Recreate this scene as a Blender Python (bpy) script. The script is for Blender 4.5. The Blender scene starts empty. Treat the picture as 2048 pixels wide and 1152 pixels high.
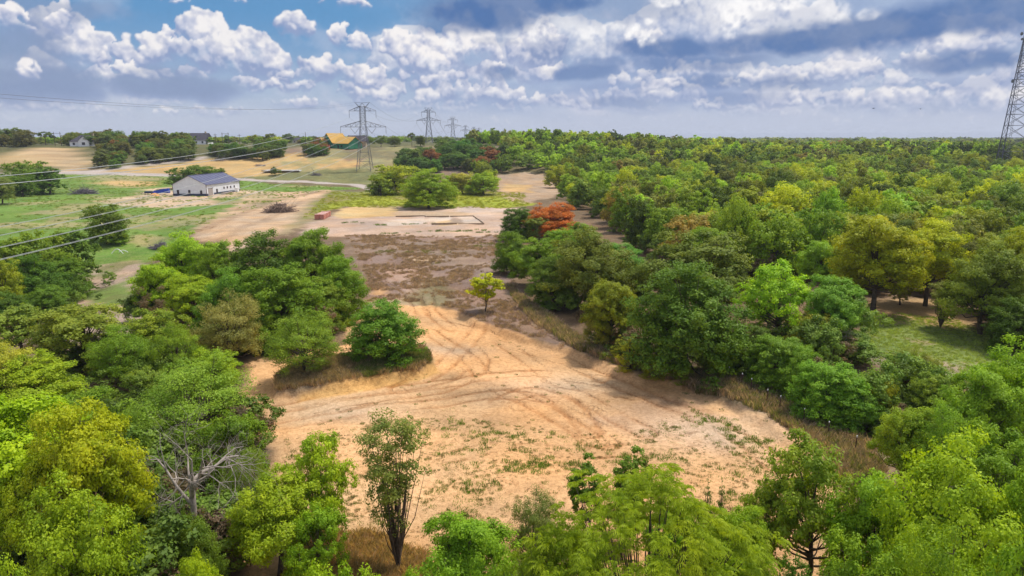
import bpy, math, random
import numpy as np
from mathutils import Vector, Matrix
R = math.radians
rng = np.random.default_rng(7)
random.seed(7)
sc = bpy.context.scene
C = sc.collection

# ------------------------------------------------------------------ camera
PITCH, CAM_H, F = R(12.32), 20.0, 1365.0
cam_d = bpy.data.cameras.new('camera'); cam = bpy.data.objects.new('camera', cam_d); C.objects.link(cam)
cam.location = (0, 0, CAM_H); cam.rotation_euler = (R(90) - PITCH, 0, 0)
cam_d.sensor_width = 36.0; cam_d.lens = 36.0 * F / 2048.0
cam_d.clip_start = 0.5; cam_d.clip_end = 20000
sc.camera = cam

def ray(px, py):
    a = (px - 1024.0) / F; v = (576.0 - py) / F
    return np.array([a, math.cos(PITCH) + v * math.sin(PITCH), -math.sin(PITCH) + v * math.cos(PITCH)])

def azel(px, py):
    d = ray(px, py); d = d / np.linalg.norm(d)
    return math.degrees(math.atan2(d[0], d[1])), math.degrees(math.asin(d[2]))

# ------------------------------------------------------------------ world
SUN_AZ, SUN_EL = 58.0, 65.0
SKY_STRENGTH = 0.1
class S:                                             # tiny wrapper: sockets with arithmetic
    nt = None
    def __init__(s, sock): s.s = sock
    @staticmethod
    def m(op, *a):
        n = S.nt.nodes.new('ShaderNodeMath'); n.operation = op
        for i, x in enumerate(a):
            if isinstance(x, S): S.nt.links.new(x.s, n.inputs[i])
            else: n.inputs[i].default_value = x
        return S(n.outputs[0])
    @staticmethod
    def vm(op, *a, out=0):
        n = S.nt.nodes.new('ShaderNodeVectorMath'); n.operation = op
        for i, x in enumerate(a):
            if isinstance(x, S): S.nt.links.new(x.s, n.inputs[i])
            else: n.inputs[i].default_value = x
        return S(n.outputs[out])
    def __add__(s, o): return S.m('ADD', s, o)
    __radd__ = __add__
    def __sub__(s, o): return S.m('SUBTRACT', s, o)
    def __rsub__(s, o): return S.m('SUBTRACT', o, s)
    def __mul__(s, o): return S.m('MULTIPLY', s, o)
    __rmul__ = __mul__
    def __truediv__(s, o): return S.m('DIVIDE', s, o)
def ss(x, a, b):                                     # smoothstep
    n = S.nt.nodes.new('ShaderNodeMapRange'); n.interpolation_type = 'SMOOTHSTEP'
    S.nt.links.new(x.s, n.inputs[0]); n.inputs[1].default_value = a; n.inputs[2].default_value = b
    return S(n.outputs[0])
def noise(vec, scale, detail=4, rough=0.55, dist=0.0, out=0):
    n = S.nt.nodes.new('ShaderNodeTexNoise'); n.inputs['Scale'].default_value = scale
    n.inputs['Detail'].default_value = detail; n.inputs['Roughness'].default_value = rough
    n.inputs['Distortion'].default_value = dist
    if vec is not None: S.nt.links.new(vec.s, n.inputs['Vector'])
    return S(n.outputs[out])
def mixc(f, a, b, mode='MIX'):
    n = S.nt.nodes.new('ShaderNodeMix'); n.data_type = 'RGBA'; n.blend_type = mode
    for sock, x in ((n.inputs[0], f), (n.inputs[6], a), (n.inputs[7], b)):
        if isinstance(x, S): S.nt.links.new(x.s, sock)
        else: sock.default_value = x if not isinstance(x, tuple) else (*x[:3], 1.0)
    return S(n.outputs[2])
def lin(r, g, b):
    f = lambda c: (c / 255 / 12.92) if c <= 10.3 else ((c / 255 + 0.055) / 1.055) ** 2.4
    return (f(r), f(g), f(b))

world = bpy.data.worlds.new('World'); sc.world = world; world.use_nodes = True
wt = world.node_tree; wt.nodes.clear(); S.nt = wt
EXPO = 0.6
def build_world():
    K = 2 ** -EXPO / SKY_STRENGTH
    sky = wt.nodes.new('ShaderNodeTexSky'); sky.sky_type = 'NISHITA'; sky.sun_disc = False
    sky.sun_elevation = R(SUN_EL); sky.sun_rotation = R(SUN_AZ); sky.altitude = 200
    sky.air_density = 1.0; sky.dust_density = 1.5; sky.ozone_density = 2.0
    tc = wt.nodes.new('ShaderNodeTexCoord'); D = S(tc.outputs['Generated'])
    sep = wt.nodes.new('ShaderNodeSeparateXYZ'); wt.links.new(D.s, sep.inputs[0])
    X, Y, Z = (S(sep.outputs[i]) for i in range(3))
    k3 = lambda c: tuple(x * K for x in lin(*c))
    zz = S.m('MAXIMUM', Z, 0.0) + 0.15
    c2 = wt.nodes.new('ShaderNodeCombineXYZ')
    wt.links.new((X / zz).s, c2.inputs[0]); wt.links.new((Y / zz).s, c2.inputs[1])
    PP = S(c2.outputs[0])
    gn = noise(PP, 1.1, 4, 0.6)
    gcol = mixc(ss(noise(PP, 2.6, 3, 0.6), 0.35, 0.65), k3((185, 196, 222)), k3((252, 250, 252)))
    gsky = mixc(ss(Z, 0.0, 0.5), k3((190, 200, 222)), mixc(0.5, S(sky.outputs[0]), k3((120, 165, 215))))
    colr = mixc(ss(gn, 0.38, 0.56), gsky, gcol)
    bg = wt.nodes.new('ShaderNodeBackground'); bg.inputs[1].default_value = SKY_STRENGTH
    out = wt.nodes.new('ShaderNodeOutputWorld')
    wt.links.new(colr.s, bg.inputs[0]); wt.links.new(bg.outputs[0], out.inputs[0])
build_world()
world.cycles.sampling_method = 'MANUAL'; world.cycles.sample_map_resolution = 512

# ------------------------------------------------------------------ sun and exposure
sun_d = bpy.data.lights.new('sun', 'SUN'); sun = bpy.data.objects.new('sun', sun_d); C.objects.link(sun)
sun_d.energy = 2.9; sun_d.angle = R(6.0); sun_d.color = (1.0, 0.95, 0.87)
SUNV = Vector((math.sin(R(SUN_AZ)) * math.cos(R(SUN_EL)), math.cos(R(SUN_AZ)) * math.cos(R(SUN_EL)), math.sin(R(SUN_EL))))
sun.rotation_euler = (-SUNV).to_track_quat('-Z', 'Y').to_euler(); sun.location = (60, 30, 120)
sc.view_settings.view_transform = 'Standard'; sc.view_settings.look = 'None'
sc.view_settings.exposure = EXPO; sc.view_settings.gamma = 1.0; sc.view_settings.use_curve_mapping = False
sc.render.engine = 'CYCLES'
sc.cycles.max_bounces = 5; sc.cycles.diffuse_bounces = 3; sc.cycles.glossy_bounces = 2
sc.cycles.transmission_bounces = 3; sc.cycles.transparent_max_bounces = 8
sc.cycles.use_denoising = True

# ------------------------------------------------------------------ noise, polygons, terrain
_T = rng.random((256, 256))
def vnoise(x, y):
    xi = np.floor(x).astype(int); yi = np.floor(y).astype(int); fx = x - xi; fy = y - yi
    fx = fx * fx * (3 - 2 * fx); fy = fy * fy * (3 - 2 * fy)
    a = _T[xi & 255, yi & 255]; b = _T[(xi + 1) & 255, yi & 255]; c = _T[xi & 255, (yi + 1) & 255]; d = _T[(xi + 1) & 255, (yi + 1) & 255]
    return (a * (1 - fx) + b * fx) * (1 - fy) + (c * (1 - fx) + d * fx) * fy
def fbm(x, y, s, o=4, seed=0):
    x = np.asarray(x, float) / s + 17.3 * seed; y = np.asarray(y, float) / s + 9.1 * seed
    t = 0; a = 1; n = 0
    for i in range(o):
        t = t + a * vnoise(x, y); n += a; a *= 0.5; x = x * 2.03 + 5.1; y = y * 2.03 + 3.7
    return t / n
def sstep(a, b, x):
    t = np.clip((np.asarray(x, float) - a) / (b - a), 0, 1); return t * t * (3 - 2 * t)
def terrain(x, y):
    x = np.asarray(x, float); y = np.asarray(y, float)
    left = 1 - sstep(-10, 160, x - 0.05 * y)
    h = (15.8 * left + 8.5 * (1 - left)) * sstep(300, 445, y + 12 * np.sin(x * 0.013))
    h = h + 5.0 * (1 - left) * sstep(800, 1400, y) + 1.5 * left * sstep(700, 1200, y)
    h = h - 5.0 * np.exp(-((x + 72) / 26) ** 2 - ((y - 100) / 38) ** 2)
    h = h + 5.5 * np.exp(-((x - 239) / 45) ** 2 - ((y - 335) / 60) ** 2)
    h = h + 1.4 * (fbm(x, y, 55, 3, 2) - 0.5) * sstep(60, 160, y)
    h = h + 1.1 * (fbm(x, y, 14, 3, 3) - 0.5) * sstep(20, 50, np.hypot(x, y))
    return h
def G(px, py):
    d = ray(px, py)
    if d[2] > -0.002: d[2] = -0.002
    t = 15.0; prev = t
    while t < 3000:
        p = np.array([0, 0, CAM_H]) + d * t
        if p[2] < terrain(p[0], p[1]): break
        prev = t; t *= 1.02
    a, b = prev, t
    for _ in range(18):
        m = (a + b) / 2; p = np.array([0, 0, CAM_H]) + d * m
        if p[2] < terrain(p[0], p[1]): b = m
        else: a = m
    p = np.array([0, 0, CAM_H]) + d * b
    return float(p[0]), float(p[1]), float(terrain(p[0], p[1]))
def WP(pts): return np.array([G(x, y)[:2] for x, y in pts])
def sdf(poly, x, y, margin=30.0):                    # negative inside
    res = np.full(x.shape, 1e3)
    lo = poly.min(0) - margin; hi = poly.max(0) + margin
    m = (x > lo[0]) & (x < hi[0]) & (y > lo[1]) & (y < hi[1])
    px, py = x[m], y[m]
    if not len(px): return res
    d = np.full(px.shape, 1e9); inside = np.zeros(px.shape, bool)
    n = len(poly)
    for i in range(n):
        a = poly[i]; b = poly[(i + 1) % n]; e = b - a
        wx = px - a[0]; wy = py - a[1]
        t = np.clip((wx * e[0] + wy * e[1]) / (e @ e + 1e-9), 0, 1)
        d = np.minimum(d, np.hypot(wx - e[0] * t, wy - e[1] * t))
        c = (a[1] > py) != (b[1] > py)
        inside ^= c & (px < (b[0] - a[0]) * (py - a[1]) / (b[1] - a[1] + 1e-12) + a[0])
    res[m] = np.where(inside, -d, d)
    return res
def ldist(line, x, y, margin=15.0):
    res = np.full(x.shape, 1e3)
    lo = line.min(0) - margin; hi = line.max(0) + margin
    m = (x > lo[0]) & (x < hi[0]) & (y > lo[1]) & (y < hi[1])
    px, py = x[m], y[m]; d = np.full(px.shape, 1e9)
    for i in range(len(line) - 1):
        a = line[i]; b = line[i + 1]; e = b - a
        wx = px - a[0]; wy = py - a[1]; t = np.clip((wx * e[0] + wy * e[1]) / (e @ e + 1e-9), 0, 1)
        d = np.minimum(d, np.hypot(wx - e[0] * t, wy - e[1] * t))
    res[m] = d
    return res
def smooth_line(pts, n=8):
    P = [np.array(p, float) for p in pts]; P = [2 * P[0] - P[1]] + P + [2 * P[-1] - P[-2]]; out = []
    for i in range(1, len(P) - 2):
        for k in range(n):
            t = k / n
            out.append(0.5 * ((2 * P[i]) + (-P[i - 1] + P[i + 1]) * t + (2 * P[i - 1] - 5 * P[i] + 4 * P[i + 1] - P[i + 2]) * t * t + (-P[i - 1] + 3 * P[i] - 3 * P[i + 1] + P[i + 2]) * t ** 3))
    out.append(P[-2]); return np.array(out)

SOIL = (0.67, 0.395, 0.19); PALE = (0.60, 0.435, 0.31); PINK = (0.44, 0.30, 0.225); ORANGE = (0.60, 0.33, 0.12); BROWN = (0.28, 0.19, 0.145)
GREEN = (0.15, 0.25, 0.045); YGRASS = (0.30, 0.33, 0.035); STRAW = (0.40, 0.295, 0.17); LITTER = (0.20, 0.13, 0.08); GRAVEL = (0.46, 0.40, 0.36)
OLIVE = (0.19, 0.19, 0.08); DKGRASS = (0.10, 0.13, 0.045); WHITEISH = (0.62, 0.52, 0.42)
# (polygon in the photograph's own coordinates, colour, edge softness m, edge wobble m, weight)
ZPX = [
 ('hillfield', [(560, 345), (720, 343), (960, 350), (1000, 330), (1000, 292), (620, 292), (560, 300)], BROWN, 6, 8, .8),
 ('hillgreen', [(640, 322), (880, 318), (900, 296), (760, 290), (700, 300)], OLIVE, 6, 10, .6),
 ('leftgreen', [(-200, 560), (-200, 352), (130, 349), (340, 353), (480, 360), (735, 378), (640, 385), (500, 420), (380, 470), (330, 520), (230, 540), (120, 600)], GREEN, 2, 4, 1),
 ('beltorange', [(185, 346), (300, 332), (405, 320), (480, 319), (600, 306), (720, 322), (712, 336), (600, 350), (470, 355), (330, 349)], (0.50, 0.34, 0.15), 3, 5, 1),
 ('tower_green', [(480, 356), (560, 346), (660, 338), (740, 334), (800, 345), (800, 372), (735, 369), (600, 360)], OLIVE, 3, 4, 1),
 ('slope', [(60, 296), (140, 297), (182, 318), (188, 340), (118, 346), (92, 325), (30, 312)], (0.52, 0.37, 0.21), 3, 3, 1),
 ('slope2', [(-40, 318), (40, 308), (95, 318), (100, 330), (-40, 336)], (0.50, 0.35, 0.18), 3, 3, .8),
 ('pad_ell', [(185, 366), (240, 358), (315, 364), (310, 373), (220, 372)], (0.56, 0.36, 0.16), 2, 3, .9),
 ('barnyard', [(190, 402), (260, 392), (300, 378), (350, 374), (480, 380), (560, 384), (500, 400), (430, 410), (330, 418), (240, 412)], PALE, 2.5, 4, .9),
 ('barngreen', [(420, 398), (470, 393), (490, 400), (440, 408)], GREEN, 1.5, 2, .8),
 ('graded', [(380, 472), (430, 432), (480, 402), (540, 386), (650, 379), (690, 384), (650, 410), (620, 445), (560, 470), (470, 500)], (0.55, 0.385, 0.245), 1.5, 3, 1),
 ('yellowgrass', [(600, 442), (640, 400), (665, 383), (740, 386), (900, 380), (1050, 385), (1060, 410), (1010, 418), (860, 417), (690, 414), (640, 428)], YGRASS, 1.5, 3, 1),
 ('mowed', [(610, 410), (660, 381), (760, 381), (740, 392), (660, 405), (620, 445), (560, 470)], OLIVE, 2, 2, .6),
 ('pad', [(600, 472), (620, 448), (690, 414), (800, 412), (1040, 416), (1040, 440), (1000, 474), (800, 474)], (0.50, 0.36, 0.27), 1.2, 1.5, 1),
 ('padorange', [(655, 432), (690, 413), (780, 412), (800, 420), (780, 432), (700, 436)], (0.60, 0.42, 0.19), 1, 2, .9),
 ('padorange2', [(780, 424), (1000, 422), (1030, 428), (900, 432), (780, 433)], (0.46, 0.33, 0.2), 1, 1, .7),
 ('found1', [(776, 440), (850, 436), (862, 443), (830, 450), (770, 452)], WHITEISH, .8, 2.2, .6),
 ('found2', [(862, 436), (900, 434), (905, 440), (870, 446)], WHITEISH, .5, 1.2, .8),
 ('found3', [(915, 434), (945, 433), (962, 446), (935, 448), (912, 441)], WHITEISH, .8, 2.0, .65),
 ('found4', [(870, 444), (905, 440), (925, 447), (880, 452)], (0.6, 0.42, 0.22), .5, 1.2, .8),
 ('founddark', [(905, 436), (915, 436), (925, 446), (895, 446)], (0.3, 0.22, 0.17), .6, 1.2, .8),
 ('padtop', [(900, 416), (1040, 418), (1020, 430), (960, 432)], (0.55, 0.42, 0.33), 1, 2, .8),
 ('brownfield', [(690, 472), (1005, 470), (990, 520), (1060, 600), (1175, 690), (1300, 745), (1160, 702), (1050, 672), (960, 642), (885, 612), (790, 600), (720, 610), (735, 560)], (0.275, 0.185, 0.145), 1.6, 3, 1),
 ('fieldgreen', [(880, 480), (980, 500), (950, 540), (860, 530), (700, 500), (700, 478)], (0.25, 0.20, 0.12), 3, 5, .3),
 ('path1', [(760, 540), (810, 530), (860, 570), (870, 605), (830, 612), (800, 570)], PINK, 2, 3, .75),
 ('path2', [(740, 572), (775, 575), (770, 590), (740, 588)], (0.60, 0.34, 0.15), 1, 1.5, .9),
 ('path3', [(735, 600), (790, 595), (860, 612), (880, 625), (700, 640)], (0.42, 0.30, 0.2), 1.5, 2, .8),
 ('bank1', [(800, 514), (870, 511), (880, 520), (830, 528), (805, 520)], (0.60, 0.44, 0.28), .7, 1.6, .8),
 ('greenstrip', [(860, 560), (900, 560), (900, 610), (850, 640), (830, 600)], (0.20, 0.19, 0.08), 2, 2.5, .7),
 ('clearA', [(985, 350), (1060, 344), (1100, 350), (1150, 380), (1060, 405), (1010, 400)], (0.42, 0.30, 0.2), 2, 3, 1),
 ('clearA2', [(1010, 368), (1060, 370), (1060, 384), (1010, 386)], (0.55, 0.36, 0.14), 2, 3, .7),
 ('clearB', [(1180, 385), (1250, 380), (1262, 400), (1230, 408), (1180, 400)], (0.42, 0.30, 0.19), 1, 2, 1),
 ('clearC', [(1540, 560), (1640, 560), (1660, 590), (1560, 590)], (0.42, 0.30, 0.2), 1, 2, .8),
 ('meadow', [(1725, 640), (1800, 625), (1920, 640), (2010, 690), (2060, 720), (1950, 770), (1850, 735), (1740, 715)], (0.21, 0.27, 0.07), 1.2, 1.5, 1),
 ('meadowtop', [(1725, 600), (1780, 595), (1900, 600), (1960, 640), (1900, 660), (1830, 640), (1740, 645)], (0.46, 0.30, 0.15), 1.2, 2.5, .9),
 ('meadowbank', [(1790, 705), (1880, 722), (1950, 735), (1920, 760), (1850, 760), (1740, 720)], (0.40, 0.31, 0.23), .7, 1, .9),
 ('leftsoil', [(95, 590), (130, 565), (200, 530), (280, 518), (300, 560), (330, 640), (330, 780), (150, 780), (60, 700), (100, 640)], (0.46, 0.335, 0.25), 1.5, 2.5, .9),
 ('leftsoilgreen', [(150, 585), (260, 560), (280, 600), (180, 620)], GREEN, 1.5, 2.5, .9),
 ('verge', [(1000, 560), (1180, 690), (1300, 742), (1440, 745), (1560, 790), (1740, 890), (1780, 950), (1700, 990), (1640, 905), (1530, 830), (1440, 790), (1300, 748), (1160, 702), (1060, 640)], (0.33, 0.25, 0.155), 1, 1.2, 1),
 ('soil', [(500, 700), (560, 705), (690, 690), (690, 640), (760, 610), (885, 612), (960, 642), (1050, 672), (1160, 702), (1280, 747), (1400, 768), (1440, 790), (1530, 832), (1640, 905), (1710, 975), (1800, 1152), (1900, 1500), (300, 1500), (500, 1152), (560, 900), (480, 850), (480, 740)], SOIL, .5, .9, 1),
 ('soilpink', [(1290, 768), (1420, 795), (1520, 850), (1500, 900), (1330, 850), (1240, 820)], (0.52, 0.36, 0.25), 2, 3, .6),
 ('roadtrack', [(500, 800), (640, 795), (800, 770), (900, 740), (1000, 760), (1000, 800), (850, 800), (700, 830), (500, 870)], (0.58, 0.37, 0.20), 1, 1.5, .7),
 ('island', [(552, 800), (548, 770), (600, 735), (680, 725), (760, 715), (850, 700), (868, 728), (840, 748), (760, 766), (660, 785)], (0.25, 0.19, 0.13), .3, .5, 1),
 ('islandgreen', [(700, 760), (760, 730), (860, 712), (862, 732), (800, 755), (730, 772)], (0.15, 0.16, 0.06), .6, .8, .8),
 ('islandrim', [(680, 779), (760, 762), (840, 745), (870, 727), (880, 735), (840, 756), (760, 775), (690, 790), (600, 802), (600, 796)], (0.62, 0.36, 0.13), .3, .35, .95),
 ('frontstraw', [(560, 1152), (640, 1060), (760, 1050), (860, 1090), (900, 1300), (500, 1300)], (0.50, 0.31, 0.13), 1, 1.2, .6),
 ('frontleft', [(-300, 1500), (-300, 960), (60, 960), (140, 1090), (260, 1060), (400, 1100), (420, 1500)], (0.30, 0.20, 0.11), 1, 1.2, .9),
 ('vergegreen', [(1380, 742), (1440, 745), (1500, 775), (1540, 800), (1500, 800), (1440, 772)], (0.16, 0.20, 0.06), .6, .7, .9),
]
ZW = {n: WP(p) for n, p, *_ in ZPX}
ROADS = [(smooth_line(WP([(-60, 352), (60, 347), (130, 346), (240, 348), (330, 351), (470, 358), (600, 363), (700, 369), (760, 380)])), 3.4),
         (smooth_line(WP([(140, 346), (230, 338), (300, 329), (370, 322), (408, 315)])), 3.2)]
TRK_PX = [[(880, 640), (960, 655), (1020, 685), (1090, 735), (1180, 790), (1290, 850)], [(860, 660), (930, 700), (990, 760), (1060, 790), (1150, 840), (1190, 870)],
          [(500, 830), (650, 800), (800, 775), (950, 745), (1080, 735), (1200, 745)], [(520, 860), (680, 830), (850, 800), (1000, 775), (1120, 790), (1230, 830)],
          [(1000, 790), (1060, 770), (1110, 780), (1150, 810), (1180, 850)], [(1040, 800), (1100, 800), (1160, 830), (1215, 875)],
          [(900, 900), (1000, 880), (1150, 890), (1300, 880), (1450, 850)], [(480, 845), (640, 815), (780, 790), (900, 760), (960, 720), (940, 680)], [(1100, 750), (1220, 770), (1340, 800), (1480, 860), (1560, 920)],
          [(740, 565), (800, 545), (850, 580), (860, 620), (900, 650)], [(700, 540), (780, 560), (830, 600), (850, 640)],
          [(1050, 690), (1150, 720), (1300, 780), (1420, 820)], [(960, 645), (920, 690), (870, 735), (800, 775)], [(1010, 560), (1030, 600), (1080, 650), (1180, 700)],
          [(395, 470), (480, 430), (560, 400), (650, 380)], [(440, 480), (530, 440), (600, 405), (670, 383)], [(470, 420), (560, 395), (650, 383)],
          [(70, 300), (110, 320), (170, 342)], [(100, 298), (140, 318), (185, 340)]]
TRACKS = [smooth_line(WP(t)) for t in TRK_PX]

def raised(x, y):                                    # cut banks: uncut turf stands above the graded soil
    w = (fbm(x, y, 3.0, 3, 5) - 0.5) * 1.4
    d1 = sdf(ZW['island'], x, y) + w * .5
    d2 = sdf(ZW['soil'], x, y) + w
    r = 0.75 * (1 - sstep(-0.5, 0.25, d1))
    r = r - 0.55 * (1 - sstep(-0.9, 0.1, d2)) * (1 - sstep(60, 75, y) * 0) * sstep(-12, -4, x + 0.0 * y) 
    return r

def spaced(segs):
    out = [segs[0][0]]
    for a, b, s in segs:
        n = max(1, int(round((b - a) / s))); out += list(np.linspace(a, b, n + 1)[1:])
    return np.array(out)
def geom(a, b, s0, g):
    out = [a]; s = s0
    while out[-1] < b: s *= g; out.append(out[-1] + s)
    return out
xs = spaced([(-120, -30, 0.8), (-30, 50, 0.26), (50, 110, 0.7)])
xs = np.array([-v for v in geom(120, 9000, 0.8, 1.09)[1:]][::-1] + list(xs) + geom(110, 9000, 0.8, 1.09)[1:])
ys = spaced([(5, 26, 1.0), (26, 95, 0.26), (95, 200, 0.55), (200, 300, 0.8), (300, 460, 1.6)])
ys = np.array([-v for v in geom(0, 400, 2, 1.3)][::-1] + list(ys) + geom(460, 12000, 1.6, 1.09)[1:])
XX, YY = np.meshgrid(xs, ys); gx, gy = XX.ravel(), YY.ravel()

def mesh_np(name, verts, faces_flat, nper, smooth=False):
    me = bpy.data.meshes.new(name); verts = np.asarray(verts, np.float32); f = np.asarray(faces_flat, np.int32).ravel()
    nf = len(f) // nper
    me.vertices.add(len(verts)); me.vertices.foreach_set('co', verts.ravel())
    me.loops.add(len(f)); me.loops.foreach_set('vertex_index', f)
    me.polygons.add(nf); me.polygons.foreach_set('loop_start', np.arange(0, nf * nper, nper, dtype=np.int32))
    try: me.polygons.foreach_set('loop_total', np.full(nf, nper, np.int32))
    except Exception: pass
    me.update(calc_edges=True)
    if smooth: me.polygons.foreach_set('use_smooth', np.ones(nf, bool))
    return me
def link(name, me, parent=None, mat=None, **kw):
    o = bpy.data.objects.new(name, me); C.objects.link(o)
    if parent is not None: o.parent = parent
    if mat is not None and me is not None and not me.materials: me.materials.append(mat)
    for k, v in kw.items(): o[k] = v
    return o
def empty(name, loc, label, category, rz=0.0, group=None, scale=None):
    o = bpy.data.objects.new(name, None); C.objects.link(o); o.empty_display_size = 0.3
    o.location = loc; o.rotation_euler = (0, 0, rz); o['label'] = label; o['category'] = category
    if group: o['group'] = group
    if scale: o.scale = scale
    return o

# ------------------------------------------------------------------ materials
def mat_new(name):
    m = bpy.data.materials.new(name); m.use_nodes = True; nt = m.node_tree; nt.nodes.clear(); S.nt = nt
    out = nt.nodes.new('ShaderNodeOutputMaterial'); return m, nt, out
def principled(nt, out, color, rough=0.8, bump=None, metallic=0.0, spec=0.3):
    p = nt.nodes.new('ShaderNodeBsdfPrincipled')
    if isinstance(color, S): nt.links.new(color.s, p.inputs['Base Color'])
    else: p.inputs['Base Color'].default_value = (*color, 1)
    if isinstance(rough, S): nt.links.new(rough.s, p.inputs['Roughness'])
    else: p.inputs['Roughness'].default_value = rough
    p.inputs['Metallic'].default_value = metallic; p.inputs['Specular IOR Level'].default_value = spec
    if bump is not None:
        b = nt.nodes.new('ShaderNodeBump'); b.inputs['Strength'].default_value = bump[1]; b.inputs['Distance'].default_value = bump[2]
        nt.links.new(bump[0].s, b.inputs['Height']); nt.links.new(b.outputs[0], p.inputs['Normal'])
    nt.links.new(p.outputs[0], out.inputs[0]); return p
def attr(name, typ='GEOMETRY', out=0):
    n = S.nt.nodes.new('ShaderNodeAttribute'); n.attribute_name = name; n.attribute_type = typ; return S(n.outputs[out])
def coords(kind='Object'):
    return S(S.nt.nodes.new('ShaderNodeTexCoord').outputs[kind])
def solid(name, col, rough=0.7, var=0.12, scale=3.0, metallic=0.0, bump=0.0, spec=0.3):
    m, nt, out = mat_new(name)
    n1 = noise(coords(), scale, 5, 0.6)
    dark = tuple(c * (1 - var) for c in col); lite = tuple(min(1, c * (1 + var)) for c in col)
    c = mixc(ss(n1, 0.3, 0.7), dark, lite)
    n2 = noise(coords(), scale * 9, 3, 0.6)
    c = mixc(ss(n2, 0.55, 0.8) * 0.25, c, tuple(x * .7 for x in col))
    principled(nt, out, c, rough, (n2, bump, 0.02) if bump else None, metallic, spec); return m

def ground_material():
    m, nt, out = mat_new('ground_earth_and_grass')
    col = attr('ground_color'); P = coords()
    veg = attr('veg', out=2)
    n_f = noise(P, 3.2, 6, 0.7); n_m = noise(P, 0.55, 5, 0.6); n_c = noise(P, 11.0, 3, 0.7)
    c = mixc(ss(n_f, 0.35, 0.68) * 0.55, col, mixc(1.0, col, (0.52, 0.47, 0.42), 'MULTIPLY'))
    c = mixc(ss(n_m, 0.5, 0.72) * 0.35, c, mixc(1.0, c, (1.22, 1.2, 1.25), 'MULTIPLY'))
    c = mixc(ss(n_c, 0.58, 0.7) * 0.45, c, mixc(1.0, c, (0.5, 0.46, 0.42), 'MULTIPLY'))
    n_g = noise(P, 2.1, 6, 0.75)
    c = mixc(ss(n_g, 0.5, 0.62) * veg * 0.5, c, (0.06, 0.085, 0.022))
    n_s = noise(P, 0.7, 7, 0.72)
    c = mixc(ss(n_s, 0.5, 0.6) * veg * 0.55, c, mixc(0.5, c, (0.36, 0.30, 0.14)))
    c = mixc(ss(n_s, 0.46, 0.38) * veg * 0.6, c, mixc(1.0, c, (0.5, 0.62, 0.5), 'MULTIPLY'))
    vo = nt.nodes.new('ShaderNodeTexVoronoi'); vo.inputs['Scale'].default_value = 5.5; nt.links.new(P.s, vo.inputs['Vector'])
    peb = 1.0 - ss(S(vo.outputs['Distance']), 0.10, 0.22); pn = noise(P, 0.9, 3, 0.6)
    c = mixc(peb * ss(pn, 0.46, 0.6) * (1.0 - veg) * 0.55, c, mixc(1.0, c, (0.55, 0.47, 0.38), 'MULTIPLY'))
    n_v = noise(P, 24.0, 2, 0.6)
    c = mixc(ss(n_v, 0.5, 0.66) * 0.3, c, mixc(1.0, c, (1.3, 1.28, 1.25), 'MULTIPLY'))
    rut = attr('rut', out=2); rn = noise(P, 0.35, 4, 0.65); rw = noise(P, 2.5, 3, 0.6)
    rm = (1.0 - ss(rut + (rw - 0.5) * 0.12, 0.07, 0.2)) * ss(rn, 0.42, 0.56)
    c = mixc(rm * 0.3, c, mixc(1.0, c, (0.62, 0.5, 0.38), 'MULTIPLY'))
    n_d = noise(P, 1.3, 8, 0.75)
    c = mixc(ss(n_d, 0.54, 0.62) * (1.0 - veg) * 0.4, c, mixc(1.0, c, (0.7, 0.6, 0.5), 'MULTIPLY'))
    hgt = n_d * 0.4 + rm * -0.5 + peb * 0.3 + n_f * 0.6 + n_c * 0.25 + n_m * 0.5
    principled(nt, out, c, 0.95, (hgt, 0.9, 0.22), spec=0.1); return m

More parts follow.
